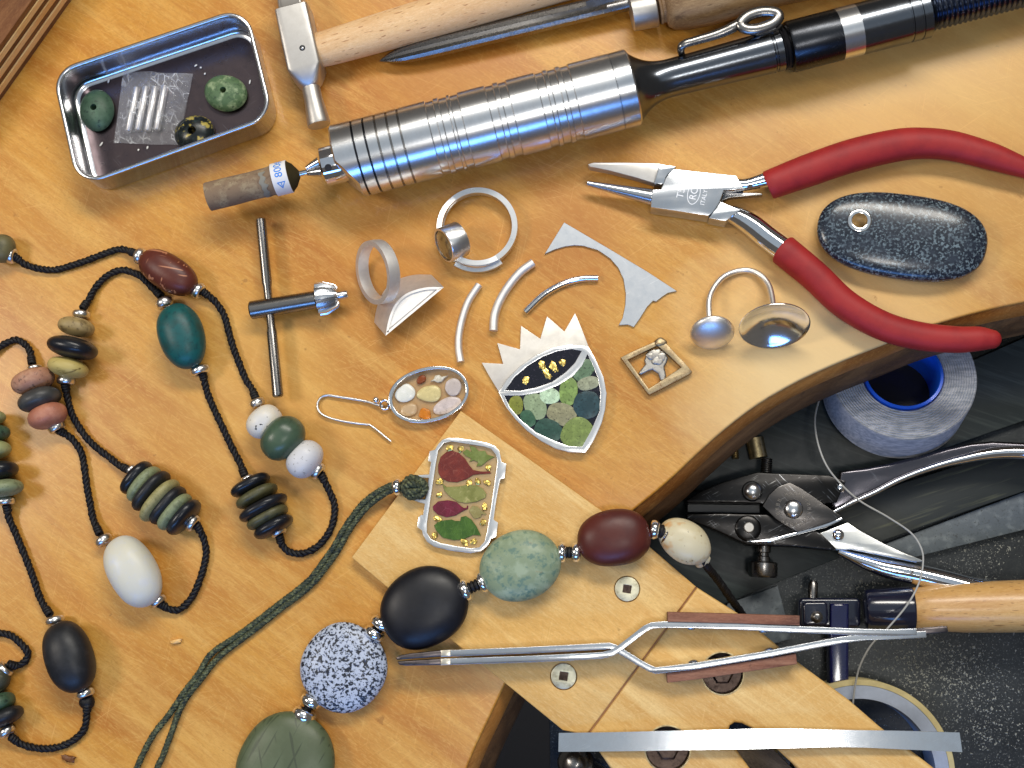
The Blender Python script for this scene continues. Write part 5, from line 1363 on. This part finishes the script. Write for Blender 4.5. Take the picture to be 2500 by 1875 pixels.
def dome(x, y, r, z, h, m, nm='rivet'):
    p = P(o6[0]+x*s6, o6[1]+y*s6, z); R = L(r*s6, z)
    prof = [(-.8, R), (0, R)]+[(h*math.sin(a), R*math.cos(a)) for a in (.25, .5, .8, 1.1, 1.35)]+[(h, .03)]
    return obj(nm, lathe(p, (0, 0, 1), prof, 36), m, pp_, 50)
dome(1490, 630, 105, zp1+1.5, 1.6, STEEL_TOOL)
pq = P(o6[0]+1490*s6, o6[1]+630*s6, zp1+1.52)
g = G()
for k in range(22):                                       # stamped ring of letters, too worn to read
    if k in (8, 13): continue
    a = 2*math.pi*k/22; r0 = L(148*s6, zp1); r1 = L(190*s6, zp1)
    d = np.array([math.cos(a), math.sin(a), 0]); e = np.array([-d[1], d[0], 0])
    for w0, w1, o_ in ((0, .18, -.28), (.55, .75, .1), (0, .2, .22)):
        q0 = pq+d*(r0+(r1-r0)*w0)+e*o_; q1 = pq+d*(r0+(r1-r0)*(w1 if w0 else 1))+e*(o_+.1)
        tube([q0, q1], .10, 4, g)
obj('stamped_ring', g, STEEL_MATT, pp_, 0)
dome(1045, 440, 112, zp1, 2.6, STEEL_TOOL, 'bolt')
bb = dome(1000, 840, 140, zp1, .8, JM, 'bolt'); p = P(o6[0]+1010*s6, o6[1]+830*s6, zp1+1.2)
obj('bolt_end', lathe(p, (0, 0, 1), [(-.6, L(60*s6)), (.6, L(58*s6)), (.8, L(50*s6))], 28), STEEL_MATT, bb)
for x, y in ((1975, 910), (1990, 400)): dome(x, y, 62, zp1-.5 if y > 600 else zp1-1, 1.1, CHROME)
s0_ = P(o6[0]+1195*s6, o6[1]+255*s6, ZD+12); s1_ = P(o6[0]+1205*s6, o6[1]+85*s6, ZD+12)
prf = [(0, 1.7)]; ln = np.linalg.norm(s1_-s0_)
k = 0.2
while k < ln-.4: prf += [(k, 1.7), (k+.3, 1.95), (k+.6, 1.7)]; k += .62
obj('stop_screw', lathe(s0_, s1_-s0_, prf+[(ln, 1.5)], 24), STEEL_DARK, pp_, 30)
t0_, t1_ = P(o6[0]+1170*s6, o6[1]+1020*s6, ZD+9), P(o6[0]+1160*s6, o6[1]+1370*s6, ZD+9); td = unit(t1_-t0_); ln = np.linalg.norm(t1_-t0_)
obj('thumb_screw', lathe(t0_, td, [(0, 2.4), (ln*.22, 2.4), (ln*.25, 1.7), (ln*.34, 1.7), (ln*.37, 2.2), (ln*.5, 2.2), (ln*.52, 4.3), (ln*.56, 4.7), (ln*.93, 4.7), (ln, 4.2)], 40), STEEL_DARK, pp_, 40)
# chrome link and handles
obj('link_bar', plate(pz([(985, 980), (1250, 950), (1520, 880), (1800, 800), (2010, 722), (2030, 745), (1850, 830), (1560, 905), (1260, 985), (1100, 1000)], zp1+.9), (), zp1-2, zp1+.9, .3, 2), CHROME, pp_, 40)
o7_ = (1700, 900); s7_ = 800/2212
HD = metal('handle_dark', (.11, .105, .12, 1), .22, .06, brush=20, scr=.15, bump=.06)
hu = [(970, 690), (1150, 668), (1300, 640), (1500, 592), (1700, 535), (1850, 502), (2000, 488), (2212, 498), (2420, 520), (2420, 585), (2212, 552), (2000, 562), (1800, 600), (1500, 690), (1350, 752), (1200, 830), (1060, 895), (930, 960), (900, 880), (960, 760)]
obj('handle', plate(flat(hu, zp1-1, o7_, s7_), (), zp1-9, zp1-1, 1.0, 3), HD, pp_, 45)
ul = path([(930, 966), (1060, 900), (1200, 838), (1350, 760), (1500, 698), (1650, 648), (1800, 610), (2000, 572), (2212, 566), (2420, 600)], zp1-1.2, o7_, s7_)
obj('handle_edge', tube(catmull(ul, 6), [.7, .8, .9, 1.2, 2.0, 2.6], 14), CHROME, pp_, 60)
obj('handle', plate(flat([(750, 1142), (900, 1085), (1022, 1038), (1100, 1090), (1270, 1182), (1400, 1240), (1540, 1298), (1480, 1310), (1250, 1262), (1050, 1222), (950, 1225), (860, 1190)], zp1-.8, o7_, s7_), (), zp1-8, zp1-.8, .4, 2), metal('scratched_chrome', (.62, .63, .62, 1), .3, .08, scr=.5, bump=.15), pp_, 40)
ll = path([(960, 1235), (1100, 1290), (1270, 1345), (1500, 1392), (1700, 1440), (1900, 1490), (2212, 1528), (2450, 1540)], [zp1-4]*8, o7_, s7_)
obj('handle_grip', tube(catmull(ll, 8), [L(8), L(19), L(26), L(28), L(29), L(29), L(27)], 32), CHROME, pp_, 60)

# saw frame
sw = thing('saw_frame', 'black jewellers saw frame with pale wooden handle in the drawer', 'saw', P(2100, 1520, ZD))
osw = (1700, 1275); ssw = 800/2212
zs1 = ZD+14
def ps(pts, z): return flat(pts, z, osw, ssw)
obj('frame_head', plate(rounded(ps([(700, 512), (1118, 512), (1118, 712), (700, 712)], zs1), 1.5, 4), (), ZD+3, zs1-2, .9, 3), BLACK_PAINT, sw, 40)
obj('clamp_block', plate(rounded(ps([(712, 535), (885, 532), (888, 700), (716, 702)], zs1), 1.6, 4), (), zs1-2, zs1+1.5, .9, 3), BLACK_PAINT, sw, 40)
p = P(osw[0]+812*ssw, osw[1]+640*ssw, zs1+1.5)
obj('clamp_screw', lathe(p, (0, 0, 1), [(-.5, 1.9), (.4, 1.9), (.8, 1.3), (1.6, 1.2), (1.8, .9)], 24), STEEL_DARK, sw, 40)
obj('frame_bar', plate(ps([(905, 548), (1032, 548), (1030, 900), (1034, 1330), (905, 1330), (902, 900)], zs1), (), ZD+7, zs1, .9, 3), NAVY, sw, 40)
f0_ = P(osw[0]+1130*ssw, osw[1]+592*ssw, ZD+13); f1_ = P(osw[0]+1462*ssw, osw[1]+584*ssw, ZD+13.5); fdd = unit(f1_-f0_); ln = np.linalg.norm(f1_-f0_)
obj('ferrule', lathe(f0_, fdd, [(0, 4.5), (.6, 6.2), (1.6, 6.6), (ln-.6, 7.0), (ln, 6.8)], 44), BLACK_PAINT, sw, 40)
obj('saw_handle', lathe(f1_, fdd, [(-.5, 6.2), (0, 6.6), (6, 7.2), (16, 7.9), (30, 8.2), (60, 8.3)], 44), W_SAW, sw, 50)
p = P(osw[0]+785*ssw, osw[1]+512*ssw, ZD+10); q = P(osw[0]+790*ssw, osw[1]+392*ssw, ZD+10)
obj('pin', lathe(p, q-p, [(0, 1.6), (np.linalg.norm(q-p)*.8, 1.6), (np.linalg.norm(q-p), .9)], 16), STEEL_DARK, sw)

# masking tape roll
tp_ = thing('tape_roll', 'cream masking tape roll standing in the drawer at the bottom right', 'tape', P(2110, 1880, ZD))
ztp = ZD+16; tc_ = P(2106, 1886, ztp); cc = [tc_[0], tc_[1], ZD+.3]
CREAM = plain('tape_cream', srgb(206, 190, 138), .6, .15, 2.5, .3); CORE = plain('card_core', srgb(168, 178, 196), .6, .05, 1, .3)
Ro, Rm, Ri = L(213, ztp), L(200, ztp), L(168, ztp); ht = 15.6
obj('tape_winding', ring_lathe(cc, (0, 0, 1), [(0, Rm), (0, Ro-.1), (.2, Ro), (ht-.2, Ro), (ht, Ro-.15), (ht-.1, Rm)], 96), CREAM, tp_, 40)
obj('tape_core', ring_lathe(cc, (0, 0, 1), [(0, Ri), (0, Rm-.05), (ht-.3, Rm-.05), (ht-.3, Ri+.1), (ht-.5, Ri)], 96), CORE, tp_, 40)

# thread spool
spl = thing('thread_spool', 'grey waxed thread spool with blue core in the drawer under the bench edge', 'spool', P(2200, 950, ZD))
zsp = ZD+20; tilt = math.radians(17); sn = unit([.02, math.sin(tilt), math.cos(tilt)])
tcn = P(2204, 912, zsp); hs = 15.0; b_ = tcn-sn*hs
Rs, Rc, Rh = L(177, zsp), L(96, zsp), L(88, zsp)
def thread_mat():
    n = NT('waxed_thread'); c = n.mix(n.ramp(n.noise(.9, 3, .6, 0, (.25, 1.4, 1)), .38, .62), srgb(146, 152, 162), srgb(188, 190, 196))
    return n.done(c, .5, 0, n.bump(n.noise(1.4, 2, .5, 0, (.4, 1.2, 1)), .2, .3), .4)
THR = thread_mat()
prof = [(.0, Rc), (.0, Rs*.97)]
for k in range(11): t = .4+k*(hs-.8)/10; prof += [(t, Rs), (t+.65, Rs*.992)]
prof += [(hs-.1, Rs*.985)]
nr_ = 13
for k in range(nr_):
    r0 = Rs*.98-(Rs*.98-Rc)*k/nr_; r1 = Rs*.98-(Rs*.98-Rc)*(k+.6)/nr_
    prof += [(hs+.35, r0), (hs-.25, r1)]
g = ring_lathe(b_, sn, prof, 120); V = np.array(g.V)
for i in range(len(V)):
    q = V[i]-b_; t = q.dot(sn)
    if t > hs-.2: V[i] += sn*.22*mnoise.noise(Vector(tuple(q*.5)))
g.V = [tuple(v) for v in V]
obj('thread_winding', g, THR, spl, 40)
obj('spool_core', ring_lathe(b_, sn, [(-.2, Rh), (-.2, Rc), (hs+.7, Rc*1.0), (hs+.8, Rh*1.02), (hs+.5, Rh)], 80), BLUE_CORE, spl, 40)
obj('spool_inside', lathe(b_, sn, [(.1, .05), (.1, Rh-.05), (.4, Rh-.05), (.4, .05)], 40), BLACK_RUB, spl, 40)
th = [(2012, 946), (2003, 966), (1990, 1019), (1995, 1074), (2015, 1131), (2047, 1175), (2098, 1222), (2167, 1262), (2224, 1301), (2250, 1341), (2253, 1381), (2242, 1427), (2214, 1478), (2167, 1534), (2127, 1575), (2101, 1622), (2089, 1666), (2082, 1720), (2078, 1760)]
zz_ = [ZD+12, ZD+12, ZD+16, ZD+20, ZD+22, ZD+22, ZD+22, ZD+22, ZD+22, ZD+23, ZD+24, ZD+25, ZD+26, ZD+27, ZD+24, ZD+21, ZD+19, ZD+18, ZD+17]
obj('loose_thread', tube(catmull(path(th, zz_), 8), L(2.5), 8), plain('thread_grey', srgb(170, 170, 166), .45, .2, 4), spl, 60)

# brass bits and a bolt
p, q = P(1842, 1070, ZD+6), P(1852, 1118, ZD+6)
single('brass_tube', lathe(p, q-p, [(0, 3.0), (np.linalg.norm(q-p), 3.0)], 28), BRASS, 'short brass tube by the plier stop screw under the bench edge', 'tube', None, 40)
p, q = P(1793, 1078, ZD+5), P(1796, 1120, ZD+5); ln = np.linalg.norm(q-p); pr = []
k = 0
while k < ln: pr += [(k, 1.0), (k+.3, 1.25), (k+.6, 1.0)]; k += .65
single('small_screw', lathe(p, q-p, pr, 16), BRASS, 'thin brass screw left of the brass tube under the bench edge', 'screw', None, 30)
bo = thing('small_bolt', 'rounded dark steel bolt end beside the board at the bottom edge', 'bolt', P(1405, 1860, ZD))
p = P(1412, 1866, -30); kd_ = unit([-.35, .25, .6])
obj('shaft', lathe(p-kd_*14, kd_, [(0, 3.2), (14, 3.2)], 28), STEEL_DARK, bo, 40)
obj('rounded_end', lathe(p-kd_*1, kd_, [(0, 4.6), (.6, 5.6), (1.6, 5.6), (2.2, 4.4), (3.0, 4.4), (3.6, 5.2), (6.0, 4.8), (7.6, 3.2), (8.2, .05)], 36), STEEL_DARK, bo, 40)

# wood crumbs left on the bench
for i, (x, y, a, b, c, lab) in enumerate(((430, 1566, 13, 5, (.96, -.2), 'pale wood splinter below the green cord'), (166, 1852, 17, 8, (.95, .25), 'dark curled wood splinter at the bottom left'))):
    z = .7; g = blob(P(x, y, z), (L(a), L(b), .55), idir(*c), 3.2, 12, 8, .5, i+2, None, .2, 2.0)
    single('wood_splinter', g, W_PLYL if i == 0 else W_PLYD, lab, 'splinter', None, 20)

# metal filings and crumbs swept into the drawer
g = G(); rnd = random.Random(11)
def fleck(p, r):
    a = rnd.random()*6.28; b = rnd.random()*2+.6
    V = [p+np.array([r*b*math.cos(a), r*b*math.sin(a), 0]), p+np.array([r*math.cos(a+2.1), r*math.sin(a+2.1), 0]), p+np.array([r*math.cos(a+4.2), r*math.sin(a+4.2), 0]), p+np.array([0, 0, r*.9])]
    g.add(V, [(0, 1, 2), (0, 3, 1), (1, 3, 2), (2, 3, 0)])
for cx_, cy_, sx_, sy_, n_ in ((2330, 1660, 130, 100, 620), (2250, 1620, 110, 60, 260), (2400, 1340, 80, 40, 160), (2080, 1430, 70, 30, 110), (2420, 1780, 90, 80, 260), (2130, 1780, 40, 30, 50), (1850, 1110, 120, 60, 40), (2330, 1560, 140, 160, 160)):
    for _ in range(n_):
        x, y = rnd.gauss(cx_, sx_*.6), rnd.gauss(cy_, sy_*.6)
        p = P(x, y, ZD)
        fleck(np.array([p[0], p[1], ZD+.02]), rnd.choice((.12, .16, .2, .28, .36)))
o = obj('metal_filings', g, plain('filings', (.62, .63, .58, 1), .4, 0, 1, .5, 0, .3, .4), None, 0); o['kind'] = 'stuff'; o['label'] = 'pale metal filings and crumbs scattered on the drawer floor'; o['category'] = 'filings'
